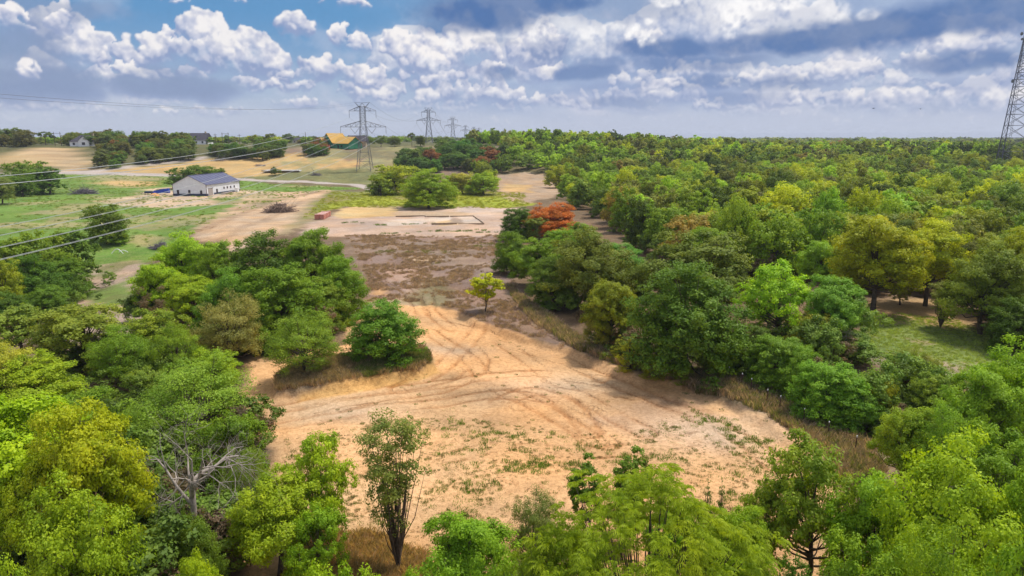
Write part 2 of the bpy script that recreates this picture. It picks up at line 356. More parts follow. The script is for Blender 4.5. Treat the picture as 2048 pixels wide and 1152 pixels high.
# ------------------------------------------------------------------ cloud bank in front (a curved backdrop far behind everything)
def lin3(c): return np.array(lin(*c))
def cloud_bank(u, v):
    """colour and opacity of the sky at azimuth u, elevation v (degrees)"""
    r = np.random.default_rng(21)
    A = lambda px, py: azel(px, py); D = 57.3 / F
    nx = lambda s, o, sd, ax=1.0, ay=1.0: fbm(u * ax, v * ay, s, o, sd) - .5
    big, med, fine = nx(5.0, 5, 60, 1, 1.5), nx(1.6, 5, 61, 1, 1.2), nx(.5, 4, 62)
    uw = u + 1.5 * nx(3.0, 4, 63) + .75 * nx(.9, 4, 64) + .22 * nx(.28, 3, 90); vw = v + 1.1 * nx(3.0, 4, 65) + .6 * nx(.9, 4, 66) + .2 * nx(.28, 3, 91)
    k = lambda c: lin3(c)[None, None, :]
    def mix(a, b, t): return a * (1 - t[..., None]) + b * t[..., None]
    h = sstep(0, 9.5, v)
    L = mix(k((196, 204, 219)) + 0 * u[..., None], k((98, 152, 200)), h ** .9)
    Rr = mix(k((190, 198, 218)) + 0 * u[..., None], k((176, 194, 220)), h)
    col = mix(L, Rr, sstep(-13, 6, u + 8 * big))
    # thin background cloud
    t = sstep(.02, .30, big + .6 * med + .03) * sstep(.4, 3, v) * (.35 + .5 * sstep(-12, 4, u))
    col = mix(col, k((214, 214, 228)), t * .8)
    t = sstep(.0, .3, nx(4.2, 5, 67, .6, 2.0) + .12) * sstep(.8, 3, v) * sstep(-14, 2, u)
    col = mix(col, k((150, 170, 206)), t * .8)
    def soft(blobs, wob=1.0):
        acc = np.zeros(u.shape)
        for (cx, cy, rx, ry, s) in blobs:
            a, e = A(cx, cy); d = np.sqrt(((u + wob * 2.2 * nx(3, 4, 70) - a) / (rx * D)) ** 2 + ((v + wob * .9 * nx(2.2, 4, 71) - e) / (ry * D)) ** 2)
            acc = np.maximum(acc, s * (1 - sstep(.45, 1.12, d + .35 * med)))
        return acc
    softm = soft
    def cumulus(blobs, col, veil=1.0, seed=1):
        rr = np.random.default_rng(seed)
        H = np.full(u.shape, -9.0); B = np.zeros(u.shape)
        for (cx, cy, rx, ry) in blobs:
            a, e = A(cx, cy); ru, rv = rx * D, ry * D; n = int(26 + ru * rv * 10)
            for i in range(n):
                th = rr.uniform(0, 6.283); q = rr.random() ** .55
                px = a + math.cos(th) * q * ru * .92; py = e + math.sin(th) * q * rv * (.95 if math.sin(th) > 0 else .62)
                rad = rr.uniform(.16, .42) * min(ru, rv) * (1.15 - .5 * q) * 1.25; 
                m = (abs(uw - px) < rad) & (abs(vw - py) < rad)
                if not m.any(): continue
                d2 = ((uw[m] - px) ** 2 + (vw[m] - py) ** 2) / rad ** 2; ok = d2 < 1
                hh = np.where(ok, np.sqrt(np.clip(1 - d2, 0, 1)) * rad + (1 - q) * min(ru, rv) * .5 + rr.uniform(-.1, .1), -9)
                cur = H[m]; up = hh > cur
                cur = np.where(up, hh, cur); H[m] = cur
                bb = B[m]; B[m] = np.where(up, (v[m] - (e - rv * .7)) / (1.6 * rv), bb)
        return H, B
    def shade(H, B, col, strength=1.0, cool=0.0):
        Hs = np.where(H < -5, -.25, H)
        for _ in range(2):
            Hs = (Hs + np.roll(Hs, 1, 0) + np.roll(Hs, -1, 0) + np.roll(Hs, 1, 1) + np.roll(Hs, -1, 1)) / 5
        gu = np.gradient(Hs, axis=1) / np.gradient(u, axis=1); gv = np.gradient(Hs, axis=0) / np.gradient(v, axis=0)
        n = 1 / np.sqrt(1 + .5 * gu ** 2 + .5 * gv ** 2)
        lamb = (-gu * .28 - gv * .52 + .55) * n
        t = np.clip(.10 + .55 * lamb + .62 * (B - .45) + .95 * fine + .9 * med, 0, 1)
        c = mix(mix(k((146, 162, 200)), k((203, 206, 224)), sstep(0, .5, t)), k((251, 246, 244)), sstep(.42, .92, t))
        a = (H > -5).astype(float)
        for _ in range(5): a = (a + np.roll(a, 1, 0) + np.roll(a, -1, 0) + np.roll(a, 1, 1) + np.roll(a, -1, 1)) / 5
        a = sstep(.15, .85, a + .5 * fine) * strength * (.55 + .45 * sstep(.3, 3.5, v)) * (.15 + .85 * sstep(-.25, .5, B + 1.6 * med))
        return mix(col, c, np.clip(a, 0, 1))
    vlow = [(px_, 238 + 9 * math.sin(px_ * .37), 60, 8) for px_ in range(-60, 2100, 97)] + [(px_, 215 + 9 * math.sin(px_ * .61), 62, 13) for px_ in range(-40, 2100, 119)]
    H, B = cumulus(vlow, col, seed=2); col = shade(H, B, col, .35)
    low = [(150, 215, 60, 14), (440, 222, 60, 12), (345, 228, 40, 9), (600, 205, 30, 14), (740, 185, 70, 26), (855, 195, 34, 22), (920, 190, 60, 25), (1000, 190, 55, 30), (1080, 205, 70, 22),
           (1230, 200, 80, 26), (1330, 190, 80, 30), (1420, 215, 70, 16), (1560, 200, 70, 24), (1700, 205, 80, 24), (1860, 205, 110, 26), (1980, 195, 80, 30), (30, 205, 60, 20), (590, 172, 40, 16)]
    H, B = cumulus(low, col, seed=3); col = shade(H, B, col, .8)
    col = mix(col, k((142, 160, 200)), softm([(1180, 190, 110, 26, .5), (1450, 190, 130, 22, .55), (1640, 180, 60, 20, .4), (1960, 165, 90, 18, .5), (1260, 215, 100, 12, .35), (700, 215, 160, 12, .3), (60, 185, 140, 22, .9), (340, 185, 130, 22, .8)]))
    back = [(1400, 60, 130, 60), (1240, 110, 130, 60), (1750, 110, 120, 36), (1130, 100, 100, 60), (1560, 80, 120, 60), (990, 90, 90, 60), (1880, 100, 130, 50), (1640, 150, 120, 30), (1480, 150, 120, 30), (840, 130, 110, 60)]
    H, B = cumulus(back, col, seed=4); col = shade(H, B, col, .6)
    mid = [(120, 60, 40, 40), (160, 100, 46, 50), (188, 140, 32, 44), (120, 130, 60, 34), (300, 108, 50, 34), (270, 150, 36, 20), (405, 70, 46, 36), (350, 105, 70, 40), (430, 110, 80, 50), (510, 115, 52, 48), (480, 160, 90, 28), (380, 150, 60, 30),
           (640, 145, 80, 28), (720, 155, 46, 28), (790, 95, 34, 30), (850, 115, 60, 46), (935, 105, 70, 50), (880, 155, 90, 30), (965, 150, 60, 30), (1075, 95, 50, 46), (1090, 140, 50, 30),
           (1300, 165, 80, 24), (1360, 150, 40, 20), (1560, 160, 60, 22), (1700, 140, 70, 24), (1780, 165, 70, 22), (1860, 135, 60, 30), (1920, 95, 60, 26), (1290, 85, 40, 24), (2030, 150, 40, 24), (1480, 170, 50, 14)]
    H, B = cumulus([m for m in mid if m[0] > 1250], col, seed=5); col = shade(H, B, col, .66)
    H, B = cumulus([m for m in mid if m[0] <= 1250], col, seed=5); col = shade(H, B, col, .93)
    # violet grey masses at the left, blue grey decks at the top and right
    t = soft([(50, 165, 130, 40, .9), (40, 105, 70, 50, .75), (70, 60, 50, 50, .6), (90, 15, 150, 22, .6), (340, 172, 120, 26, .85), (330, 150, 70, 20, .45), (200, 20, 80, 12, .4)])
    col = mix(col, k((136, 154, 188)), t)
    t = soft([(960, 28, 165, 44, 1), (1060, 8, 160, 26, .95), (900, 50, 90, 22, .7), (1330, 98, 120, 22, .85), (1400, 125, 160, 20, .6), (1170, 143, 80, 16, .6), (1200, 130, 50, 12, .4), (1010, 148, 36, 14, .6), (1500, 90, 110, 24, .8),
              (1620, 82, 150, 30, .95), (1780, 52, 190, 34, .95), (1960, 30, 150, 40, .9), (1930, 125, 90, 18, .75), (1570, 170, 80, 16, .5), (1430, 165, 80, 16, .5), (1240, 205, 80, 12, .35), (1480, 195, 90, 12, .3), (1000, 85, 60, 12, .3), (1250, 20, 150, 30, .45), (1100, 100, 60, 30, .35)])
    col = mix(col, mix(k((82, 118, 172)) + 0 * u[..., None], k((112, 136, 178)), sstep(-.2, .2, med + .5 * big)), t)
    tops = [(60, 285-145, 20, 16), (30, 50, 26, 28), (125, 45, 22, 22), (215, 120, 10, 26), (598, 52, 34, 30), (575, 50, 20, 18), (527, 66, 15, 9), (680, 78, 18, 26), (715, 92, 20, 18), (345, 3, 50, 8), (690, 5, 50, 12), (475, 3, 30, 6)]
    H, B = cumulus(tops, col, seed=9); col = shade(H, B, col, .95)
    g = soft([(1485, 18, 52, 26, .95), (1560, 8, 70, 14, .8), (1180, 70, 30, 14, .6), (900, 90, 26, 12, .5), (860, 130, 30, 14, .5), (1470, 45, 30, 22, .8), (1290, 72, 36, 24, .85), (1240, 52, 26, 9, .7), (1320, 46, 16, 8, .8), (1085, 62, 30, 22, .6), (1345, 2, 40, 10, .6), (1660, 20, 36, 26, .55), (1740, 20, 30, 12, .4)], 1.2)
    g = np.clip(g * (.75 + 2.4 * fine + 1.3 * med), 0, 1)
    col = mix(col, k((254, 252, 252)), g)
    # pale haze near the ground
    col = mix(col, k((190, 197, 216)), (1 - sstep(.1, 3.4, v)) * .62)
    return np.clip(col * (1 + .05 * fine[..., None] + .04 * nx(.16, 2, 75)[..., None]), 0, 1)

def build_sky():
    us = np.concatenate([np.arange(-76, -40, .6), np.arange(-40, 40, .075), np.arange(40, 76.1, .6)])
    vs = np.concatenate([np.arange(-1.2, 13.2, .075), np.arange(13.3, 28, .6)])
    U, V = np.meshgrid(us, vs); c = cloud_bank(U, V)
    al = (1 - sstep(15, 27, V)) * (1 - sstep(52, 74, abs(U)))
    Rd = 9500.0; u, v = np.radians(U.ravel()), np.radians(V.ravel())
    co = np.stack([Rd * np.cos(v) * np.sin(u), Rd * np.cos(v) * np.cos(u), CAM_H + Rd * np.sin(v)], -1)
    nx_, ny_ = len(us), len(vs); idx = np.arange(nx_ * ny_).reshape(ny_, nx_)
    f = np.stack([idx[:-1, :-1], idx[1:, :-1], idx[1:, 1:], idx[:-1, 1:]], -1).reshape(-1, 4)
    me = mesh_np('sky', co, f, 4, True)
    a = me.color_attributes.new('sky_color', 'FLOAT_COLOR', 'POINT'); cc = np.ones((len(co), 4), np.float32); cc[:, :3] = c.reshape(-1, 3); cc[:, 3] = al.ravel(); a.data.foreach_set('color', cc.ravel())
    m, nt, out = mat_new('sky_with_clouds'); m.cycles.emission_sampling = 'NONE'
    at = nt.nodes.new('ShaderNodeAttribute'); at.attribute_name = 'sky_color'
    em = nt.nodes.new('ShaderNodeEmission'); em.inputs[1].default_value = 2 ** -EXPO; nt.links.new(at.outputs['Color'], em.inputs[0])
    tr = nt.nodes.new('ShaderNodeBsdfTransparent'); mx = nt.nodes.new('ShaderNodeMixShader')
    nt.links.new(at.outputs['Alpha'], mx.inputs[0]); nt.links.new(tr.outputs[0], mx.inputs[1]); nt.links.new(em.outputs[0], mx.inputs[2]); nt.links.new(mx.outputs[0], out.inputs[0])
    link('sky', me, None, m, kind='structure')
build_sky()

# ------------------------------------------------------------------ ground
def build_ground():
    x, y = gx, gy
    z = terrain(x, y)
    col = np.zeros((len(x), 3)); col[:] = LITTER
    far = sstep(150, 500, np.hypot(x, y))[:, None]
    col = col * (1 - far) + np.array([0.12, 0.12, 0.05]) * far
    veg = np.full(len(x), 0.5)
    wob = fbm(x, y, 6, 4, 1) - 0.5; wob2 = fbm(x, y, 1.6, 3, 4) - 0.5
    vg = {'leftgreen': .6, 'yellowgrass': .25, 'meadow': .5, 'brownfield': .25, 'island': .2, 'verge': .25, 'soil': .0, 'tower_green': .6, 'hillgreen': .6}
    for n, p, c, soft, wb, wt_ in ZPX:
        d = sdf(ZW[n], x, y) + (wob * 2.2 + wob2 * 1.2) * wb
        a = (1 - sstep(-soft, soft, d)) * wt_
        col = col * (1 - a[:, None]) + np.array(c) * a[:, None]
        veg = veg * (1 - a) + vg.get(n, .12) * a
    for nm, alt, th, sc_n in (('leftgreen', (0.36, 0.30, 0.16), .53, 16), ('yellowgrass', (0.27, 0.22, 0.09), .60, 10), ('meadow', (0.40, 0.32, 0.18), .54, 3.5), ('brownfield', (0.42, 0.30, 0.21), .66, 4), ('verge', (0.20, 0.19, 0.08), .58, 4), ('hillfield', (0.30, 0.28, 0.13), .5, 18), ('leftsoil', (0.16, 0.18, 0.06), .52, 5)):
        a = (1 - sstep(-1.5, .5, sdf(ZW[nm], x, y))) * sstep(th, th + .12, fbm(x, y, sc_n, 4, 30)) * (.4 if nm == 'brownfield' else .75)
        col = col * (1 - a[:, None]) + np.array(alt) * a[:, None]
    big = fbm(x, y, 9, 4, 7) - 0.5; mid = fbm(x, y, 2.6, 4, 8) - 0.5; hue = fbm(x, y, 5, 3, 9) - 0.5
    col = col * (1 + 0.55 * big[:, None] + 0.35 * mid[:, None])
    col[:, 0] *= 1 + 0.22 * hue; col[:, 2] *= 1 - 0.30 * hue
    # damp darker patches on the graded soil
    soilm = 1 - sstep(-1, 0, sdf(ZW['soil'], x, y))
    damp = np.zeros(len(x))
    for (px, py, r) in [(985, 770, 1.6), (900, 775, 1.3), (905, 742, 1.0), (1250, 785, 2.2), (1300, 798, 1.8), (955, 755, 1.0), (1130, 762, 1.5), (840, 690, 1.0), (920, 690, 1.6), (690, 838, 1.2)]:
        gxx, gyy, _ = G(px, py); damp = np.maximum(damp, np.exp(-(((x - gxx) / (r * 1.6)) ** 2 + ((y - gyy) / r) ** 2)) * (0.8 + wob2))
    col *= (1 - 0.42 * np.clip(damp * soilm, 0, 1))[:, None]
    pale = np.zeros(len(x))
    for (px, py, r) in [(890, 693, 1.8), (1100, 760, 3.0), (700, 825, 2.0), (1400, 850, 3.0)]:
        gxx, gyy, _ = G(px, py); pale = np.maximum(pale, np.exp(-(((x - gxx) / (r * 2)) ** 2 + ((y - gyy) / r) ** 2)))
    col = col * (1 - 0.35 * pale[:, None]) + np.array([0.66, 0.56, 0.44]) * 0.35 * pale[:, None]
    # wheel ruts
    rz = np.zeros(len(x))
    rutd = np.full(len(x), 9.0)
    for i, t in enumerate(TRACKS):
        d = ldist(t, x, y) + wob2 * 0.35
        rutd = np.minimum(rutd, np.abs(d - .8))
        for o in (0.8,):
            r = np.exp(-((d - o) / 0.26) ** 2); r *= sstep(.38, .62, fbm(x, y, 5, 3, 20 + i)) * .95
            rz += -0.10 * r + 0.04 * np.exp(-((d - o - .4) / 0.2) ** 2) * (r > 0); col *= (1 - 0.34 * np.clip(r, 0, 1) * np.array([.6, .85, 1.05])[:, None]).T
        if i >= 14: col = col * (1 - 0.18 * np.exp(-(d / 1.6) ** 2))[:, None]
    for ln, w in ROADS:
        d = ldist(ln, x, y) + wob2 * 0.8
        a = (1 - sstep(w * .8, w * 1.1, d))[:, None]
        g = np.array(GRAVEL) * (1 + 0.25 * big[:, None] + 0.12 * np.cos(d * 2.4)[:, None])
        col = col * (1 - a) + g * a; z = z + 0.12 * a[:, 0]; veg *= 1 - a[:, 0]
    clod = soilm * (fbm(x, y, 0.7, 2, 11) - 0.5) * 0.16 + (1 - soilm) * (fbm(x, y, 0.8, 2, 12) - 0.5) * 0.16
    z = z + raised(x, y) + rz + clod * (1 - sstep(60, 120, y))
    nx, ny = len(xs), len(ys)
    idx = np.arange(nx * ny).reshape(ny, nx)
    f = np.stack([idx[:-1, :-1], idx[:-1, 1:], idx[1:, 1:], idx[1:, :-1]], -1).reshape(-1, 4)
    me = mesh_np('ground', np.stack([x, y, z], -1), f, 4, smooth=True)
    a = me.color_attributes.new('ground_color', 'FLOAT_COLOR', 'POINT')
    cc = np.ones((len(x), 4), np.float32); cc[:, :3] = np.clip(col, 0.01, 0.8); a.data.foreach_set('color', cc.ravel())
    va = me.attributes.new('veg', 'FLOAT', 'POINT'); va.data.foreach_set('value', veg.astype(np.float32))
    ra_ = me.attributes.new('rut', 'FLOAT', 'POINT'); ra_.data.foreach_set('value', rutd.astype(np.float32))
    link('ground', me, None, ground_material(), kind='structure')
build_ground()
def gz(x, y): return float(terrain(x, y) + raised(np.array([x]), np.array([y]))[0])

# ------------------------------------------------------------------ tubes, boxes
class MB:
    def __init__(s): s.v = []; s.f = []
    def tube(s, pts, radii, n=5, cap=True):
        pts = [np.array(p, float) for p in pts]
        if not hasattr(radii, '__len__'): radii = [radii] * len(pts)
        b = len(s.v); u = None
        for i, p in enumerate(pts):
            t = pts[min(i + 1, len(pts) - 1)] - pts[max(i - 1, 0)]; t = t / (np.linalg.norm(t) + 1e-9)
            if u is None:
                u = np.cross(t, [0, 0, 1.0]); 
                if np.linalg.norm(u) < .1: u = np.cross(t, [1.0, 0, 0])
            u = u - t * (u @ t); u /= np.linalg.norm(u) + 1e-9; w = np.cross(t, u)
            for k in range(n):
                a = 2 * math.pi * k / n; s.v.append(p + (u * math.cos(a) + w * math.sin(a)) * radii[i])
        for i in range(len(pts) - 1):
            for k in range(n):
                k2 = (k + 1) % n; s.f.append((b + i * n + k, b + i * n + k2, b + (i + 1) * n + k2, b + (i + 1) * n + k))
        if cap:
            s.f.append(tuple(b + k for k in range(n))[::-1]); s.f.append(tuple(b + (len(pts) - 1) * n + k for k in range(n)))
        return s
    def box(s, lo, hi, rz=0.0, c=(0, 0, 0)):
        b = len(s.v); cz, sz = math.cos(rz), math.sin(rz)
        for z in (lo[2], hi[2]):
            for (x, y) in ((lo[0], lo[1]), (hi[0], lo[1]), (hi[0], hi[1]), (lo[0], hi[1])):
                s.v.append(np.array([c[0] + x * cz - y * sz, c[1] + x * sz + y * cz, c[2] + z]))
        for q in ((0, 3, 2, 1), (4, 5, 6, 7), (0, 1, 5, 4), (1, 2, 6, 5), (2, 3, 7, 6), (3, 0, 4, 7)): s.f.append(tuple(b + i for i in q))
        return s
    def poly(s, pts, faces):
        b = len(s.v); s.v += [np.array(p, float) for p in pts]; s.f += [tuple(b + i for i in q) for q in faces]; return s
    def mesh(s, name, smooth=False):
        me = bpy.data.meshes.new(name); me.from_pydata([tuple(v) for v in s.v], [], s.f); me.update()
        if smooth: me.polygons.foreach_set('use_smooth', np.ones(len(me.polygons), bool))
        return me
    def obj(s, name, mat, parent=None, smooth=False, **kw):
        return link(name, s.mesh(name, smooth), parent, mat, **kw)

# ------------------------------------------------------------------ leaf and bark materials
def leaf_material(name, instanced=False):
    m, nt, out = mat_new(name)
    var = attr('leafvar', out=2)
    base = attr('tint', 'INSTANCER') if instanced else S(nt.nodes.new('ShaderNodeObjectInfo').outputs['Color'])
    v1 = mixc(var, mixc(1.0, base, (0.62, 0.70, 0.55), 'MULTIPLY'), mixc(1.0, base, (1.38, 1.24, 1.25), 'MULTIPLY'))
    pn = noise(coords(), 0.45, 3, 0.6); v1 = mixc(ss(pn, 0.5, 0.68) * 0.7, v1, mixc(1.0, v1, (1.16, 1.05, 0.8), 'MULTIPLY')); v1 = mixc(ss(pn, 0.5, 0.34) * 0.5, v1, mixc(1.0, v1, (0.78, 0.86, 1.0), 'MULTIPLY'))
    d = nt.nodes.new('ShaderNodeBsdfPrincipled'); d.inputs['Roughness'].default_value = 0.55; d.inputs['Specular IOR Level'].default_value = 0.22
    t = nt.nodes.new('ShaderNodeBsdfTranslucent')
    tcol = mixc(1.0, v1, (1.25, 1.15, 0.5), 'MULTIPLY')
    nt.links.new(v1.s, d.inputs['Base Color']); nt.links.new(tcol.s, t.inputs[0])
    mx = nt.nodes.new('ShaderNodeMixShader'); mx.inputs[0].default_value = 0.42
    nt.links.new(d.outputs[0], mx.inputs[1]); nt.links.new(t.outputs[0], mx.inputs[2]); nt.links.new(mx.outputs[0], out.inputs[0])
    return m
LEAF = leaf_material('leaf_foliage'); LEAF_I = leaf_material('leaf_foliage_far', True)
BARK = solid('bark_dark', (0.10, 0.075, 0.055), 0.95, 0.35, 4.0, bump=0.6)
DEADW = solid('bark_bleached', (0.33, 0.28, 0.24), 0.9, 0.3, 5.0, bump=0.5)

# ------------------------------------------------------------------ trees
def leaves_mesh(name, pos, nrm, size, lobe_var, r, aspect=0.62, droop=0.0):
    n = len(pos)
    up = np.cross(nrm, r.normal(size=(n, 3))); up /= np.linalg.norm(up, axis=1)[:, None] + 1e-9
    if droop: up[:, 2] = -abs(up[:, 2]) - droop; up /= np.linalg.norm(up, axis=1)[:, None]
    sd = np.cross(nrm, up); sd /= np.linalg.norm(sd, axis=1)[:, None] + 1e-9
    L = (size * r.uniform(0.65, 1.35, n))[:, None]; Wd = L * aspect * 0.5
    fold = nrm * L * 0.12
    v = np.stack([pos - up * L * .5, pos + sd * Wd - fold, pos + up * L * .5, pos - sd * Wd - fold], 1).reshape(-1, 3)
    me = mesh_np(name, v, np.arange(4 * n), 4)
    a = me.attributes.new('leafvar', 'FLOAT', 'FACE')
    a.data.foreach_set('value', np.clip(lobe_var + r.normal(0, .18, n), 0, 1).astype(np.float32))
    return me
def tree_proto(name, seed, H=10., W=8., base=0.2, lobes=26, subs=9, leaves=15000, leaf=0.22, lr=(.20, .34), sr=0.42, shape='round',
               trunk=True, droop=0.0, aspect=0.62, gap=0.0, twigs=False, mat=None, rt=0.022, low=0.65):
    r = np.random.default_rng(seed); Rw = W / 2; Rh = H * (1 - base) / 2; cz = H * base + Rh
    cents = []; k = 0
    while len(cents) < lobes:
        i = len(cents); k += 1
        d = r.normal(size=3); d /= np.linalg.norm(d)
        if d[2] < -0.75 and low < .75 and r.random() < .6: continue
        rad = r.uniform(.40, .80)
        if shape == 'cone': 
            t = r.random() ** 1.3; d = np.array([*(r.normal(size=2)), 0]); d /= np.linalg.norm(d); rr = (1 - t) ** .8 * r.uniform(.4, .85)
            p = np.array([d[0] * rr * Rw, d[1] * rr * Rw, H * base + t * H * (1 - base) * .95])
        elif shape == 'vase':
            t = r.random() ** .7; d = np.array([*(r.normal(size=2)), 0]); d /= np.linalg.norm(d); rr = (0.2 + 0.8 * math.sin(t * 2.2)) * r.uniform(.25, .85)
            p = np.array([d[0] * rr * Rw, d[1] * rr * Rw, H * base + t * H * (1 - base) * .95])
        elif shape == 'umbrella':
            p = np.array([d[0] * Rw * rad, d[1] * Rw * rad, cz + abs(d[2]) * Rh * .85 - Rh * .15])
        else:
            if d[2] < 0:
                hn = math.hypot(d[0], d[1]) + 1e-6; f = (1 - low) + low / hn; d = np.array([d[0] * f, d[1] * f, d[2]])
            p = np.array([d[0] * Rw * rad, d[1] * Rw * rad, cz + d[2] * Rh * rad])
        if k < 4000 and any(np.linalg.norm((p - q)) < min(Rw, Rh) * 0.22 for q in cents): continue
        cents.append(p)
    cents = np.array(cents)
    m0 = min(Rw, Rh * 1.3)
    lrad = r.uniform(*lr, lobes) * m0
    if shape == 'cone': lrad *= np.clip(1.25 - (cents[:, 2] - H * base) / (H * (1 - base)), .35, 1)
    sc_, sr_, sv, so = [], [], [], []
    for i in range(lobes):
        lv = r.uniform(.25, .75)
        for j in range(subs):
            d = r.normal(size=3); d[2] = d[2] * .8 + .25; d /= np.linalg.norm(d)
            sc_.append(cents[i] + d * lrad[i] * r.uniform(.55, .95)); sr_.append(lrad[i] * sr * r.uniform(.7, 1.3)); sv.append(lv + r.normal(0, .08)); so.append(i)
    sc_ = np.array(sc_); sr_ = np.array(sr_); sv = np.array(sv)
    if gap > 0:
        keep = r.random(len(sc_)) > gap; sc_, sr_, sv = sc_[keep], sr_[keep], sv[keep]; so = [o for o, kk in zip(so, keep) if kk]
    w = sr_ ** 2; idx = r.choice(len(sc_), leaves, p=w / w.sum())
    d = r.normal(size=(leaves, 3)); d /= np.linalg.norm(d, axis=1)[:, None]
    rad = r.random(leaves) ** 0.45
    pos = sc_[idx] + d * (sr_[idx] * rad)[:, None] * np.array([1.1, 1.1, .75])
    if shape in ('round', 'umbrella'): pos[:, 2] = np.maximum(pos[:, 2], 0.15)
    pos[:, 2] = np.maximum(pos[:, 2], 0.05); out = pos - np.array([0, 0, cz]); out /= np.linalg.norm(out, axis=1)[:, None] + 1e-9
    nrm = d * .55 + out * .5 + np.array([0, 0, .3]) + r.normal(0, .36, (leaves, 3)); nrm /= np.linalg.norm(nrm, axis=1)[:, None]
    cm = leaves_mesh(name + '_crown', pos, nrm, leaf, sv[idx], r, aspect, droop); cm.materials.append(mat or LEAF)
    tb = MB(); r0 = H * rt
    top = np.array([r.normal(0, .25), r.normal(0, .25), H * (base + (1 - base) * .6)])
    mid = np.array([r.normal(0, .25), r.normal(0, .25), H * max(base, .18)])
    tb.tube([(0, 0, -.6), (0, 0, .15), mid, (mid + top) / 2 + r.normal(0, .15, 3), top], [r0 * 1.5, r0 * 1.15, r0 * .85, r0 * .55, r0 * .2], 7)
    for i in range(lobes):
        p = cents[i]; t = np.clip((p[2] - H * base) / (H * (1 - base)), 0, 1) * .75 if shape != 'vase' else r.uniform(0, .35)
        s0 = mid * (1 - t) + top * t if shape != 'vase' else np.array([0, 0, H * r.uniform(.04, .2)])
        s0 = s0 - np.array([0, 0, H * .05 * (1 - t)])
        m1 = s0 * .5 + p * .5 + np.array([0, 0, -.06 * H * (1 - t)]) + r.normal(0, .12, 3)
        rr = r0 * .42 * (1 - .5 * t)
        tb.tube([s0, m1, p], [rr, rr * .6, rr * .22], 5, cap=False)
        if twigs:
            for j in [q for q in range(len(so)) if so[q] == i][::2]:
                tb.tube([p, (p + sc_[j]) / 2 + r.normal(0, .08, 3), sc_[j]], [rr * .22, rr * .15, rr * .06], 3, cap=False)
    tm = tb.mesh(name + '_trunk', True); tm.materials.append(BARK)
    return dict(crown=cm, trunk=tm, H=H, W=W)
def branch_proto(name, seed, H=10., spread=1.0, levels=5, mat=None, upr=.35, r0=None, droop=0.0, kids=(3, 4)):
    r = np.random.default_rng(seed); limbs = []
    def grow(mb, p, d, L, rad, lev):
        pts = [p]; rr = [rad]; q = p.copy(); dd = d.copy()
        for k in range(4):
            dd = dd + r.normal(0, .22, 3) + np.array([0, 0, .05 * upr - droop * .1 * (5 - lev)]); dd /= np.linalg.norm(dd)
            q = q + dd * L / 4; pts.append(q.copy()); rr.append(rad * (1 - .16 * (k + 1)))
        mb.tube(pts, rr, 6 if lev > 3 else (4 if lev > 1 else 3), cap=False)
        if lev <= 0: return
        for k in range(r.integers(*kids, endpoint=True)):
            i = r.integers(1, 5); a = r.normal(size=3); a -= dd * (a @ dd); a /= np.linalg.norm(a)
            nd = dd * r.uniform(.5, .9) + a * r.uniform(.5, .95) * spread; nd /= np.linalg.norm(nd)
            grow(mb, pts[i].copy(), nd, L * r.uniform(.55, .85), rr[i] * .66, lev - 1)
    tr = MB(); r0 = r0 or H * .02
    pts = [np.array([0, 0, -.5]), np.array([.05, 0, H * .12]), np.array([-.1, .1, H * .3]), np.array([.15, 0, H * .45])]
    tr.tube(pts, [r0 * 1.4, r0 * 1.1, r0 * .9, r0 * .8], 8, cap=False)
    for k in range(5):
        mb = MB(); a = k * 1.3 + r.uniform(-.3, .3); e = r.uniform(.3, 1.3)
        s = pts[2] * (1 - k / 5) + pts[3] * (k / 5)
        grow(mb, s, np.array([math.cos(a) * math.cos(e), math.sin(a) * math.cos(e), math.sin(e)]), H * .26, r0 * .62, levels - 1)
        me = mb.mesh(name + '_limb', True); me.materials.append(mat or DEADW); limbs.append(me)
    tm = tr.mesh(name + '_trunk', True); tm.materials.append(mat or DEADW)
    co = np.concatenate([np.array([v.co for v in l.vertices]) for l in limbs])
    return dict(trunk=tm, limbs=limbs, H=float(np.percentile(co[:, 2], 99.5)), W=float(np.ptp(co[:, 0]) * .5 + np.ptp(co[:, 1]) * .5) * .9)

P = {}
for i in range(4): P['oak%d' % i] = tree_proto('oak', 10 + i, base=[.04, .12, .06, .16][i], W=[9, 8.6, 8, 8.4][i], lobes=[46, 40, 42, 38][i], subs=9, leaves=38000, leaf=.185, lr=(.22, .36), twigs=True, gap=.08)
for i in range(2): P['bushy%d' % i] = tree_proto('bushy', 30 + i, base=-.14, W=8.5, lobes=60, leaves=38000, leaf=.195, lr=(.22, .34), low=.95)
for i in range(2): P['fine%d' % i] = tree_proto('fine', 40 + i, base=.02, W=9, lobes=56, subs=9, leaves=29000, leaf=.17, lr=(.17, .28), sr=.55, gap=.10, twigs=True, aspect=.45)
for i in range(2): P['open%d' % i] = tree_proto('open', 50 + i, base=.10, W=8.5, lobes=36, subs=9, leaves=17000, leaf=.21, lr=(.2, .32), sr=.45, gap=.25, twigs=True)
P['vase0'] = tree_proto('vase', 60, base=.28, W=4.6, lobes=44, subs=9, leaves=10500, leaf=.13, lr=(.2, .42), sr=.45, shape='vase', gap=.2, twigs=True, rt=.011, aspect=.7)
P['sap0'] = tree_proto('sapling', 61, base=.12, W=3.4, lobes=22, subs=8, leaves=3600, leaf=.17, lr=(.25, .4), sr=.4, shape='vase', gap=.3, twigs=True, rt=.008, aspect=.8)
P['sap1'] = tree_proto('sapling', 62, base=.15, W=4.2, lobes=20, subs=7, leaves=3000, leaf=.30, lr=(.25, .42), sr=.4, shape='round', gap=.3, twigs=True, rt=.009)
P['sap3'] = tree_proto('sapling', 68, base=.16, W=4.6, lobes=26, subs=8, leaves=5200, leaf=.30, lr=(.26, .4), sr=.45, shape='round', gap=.12, twigs=True, rt=.011)
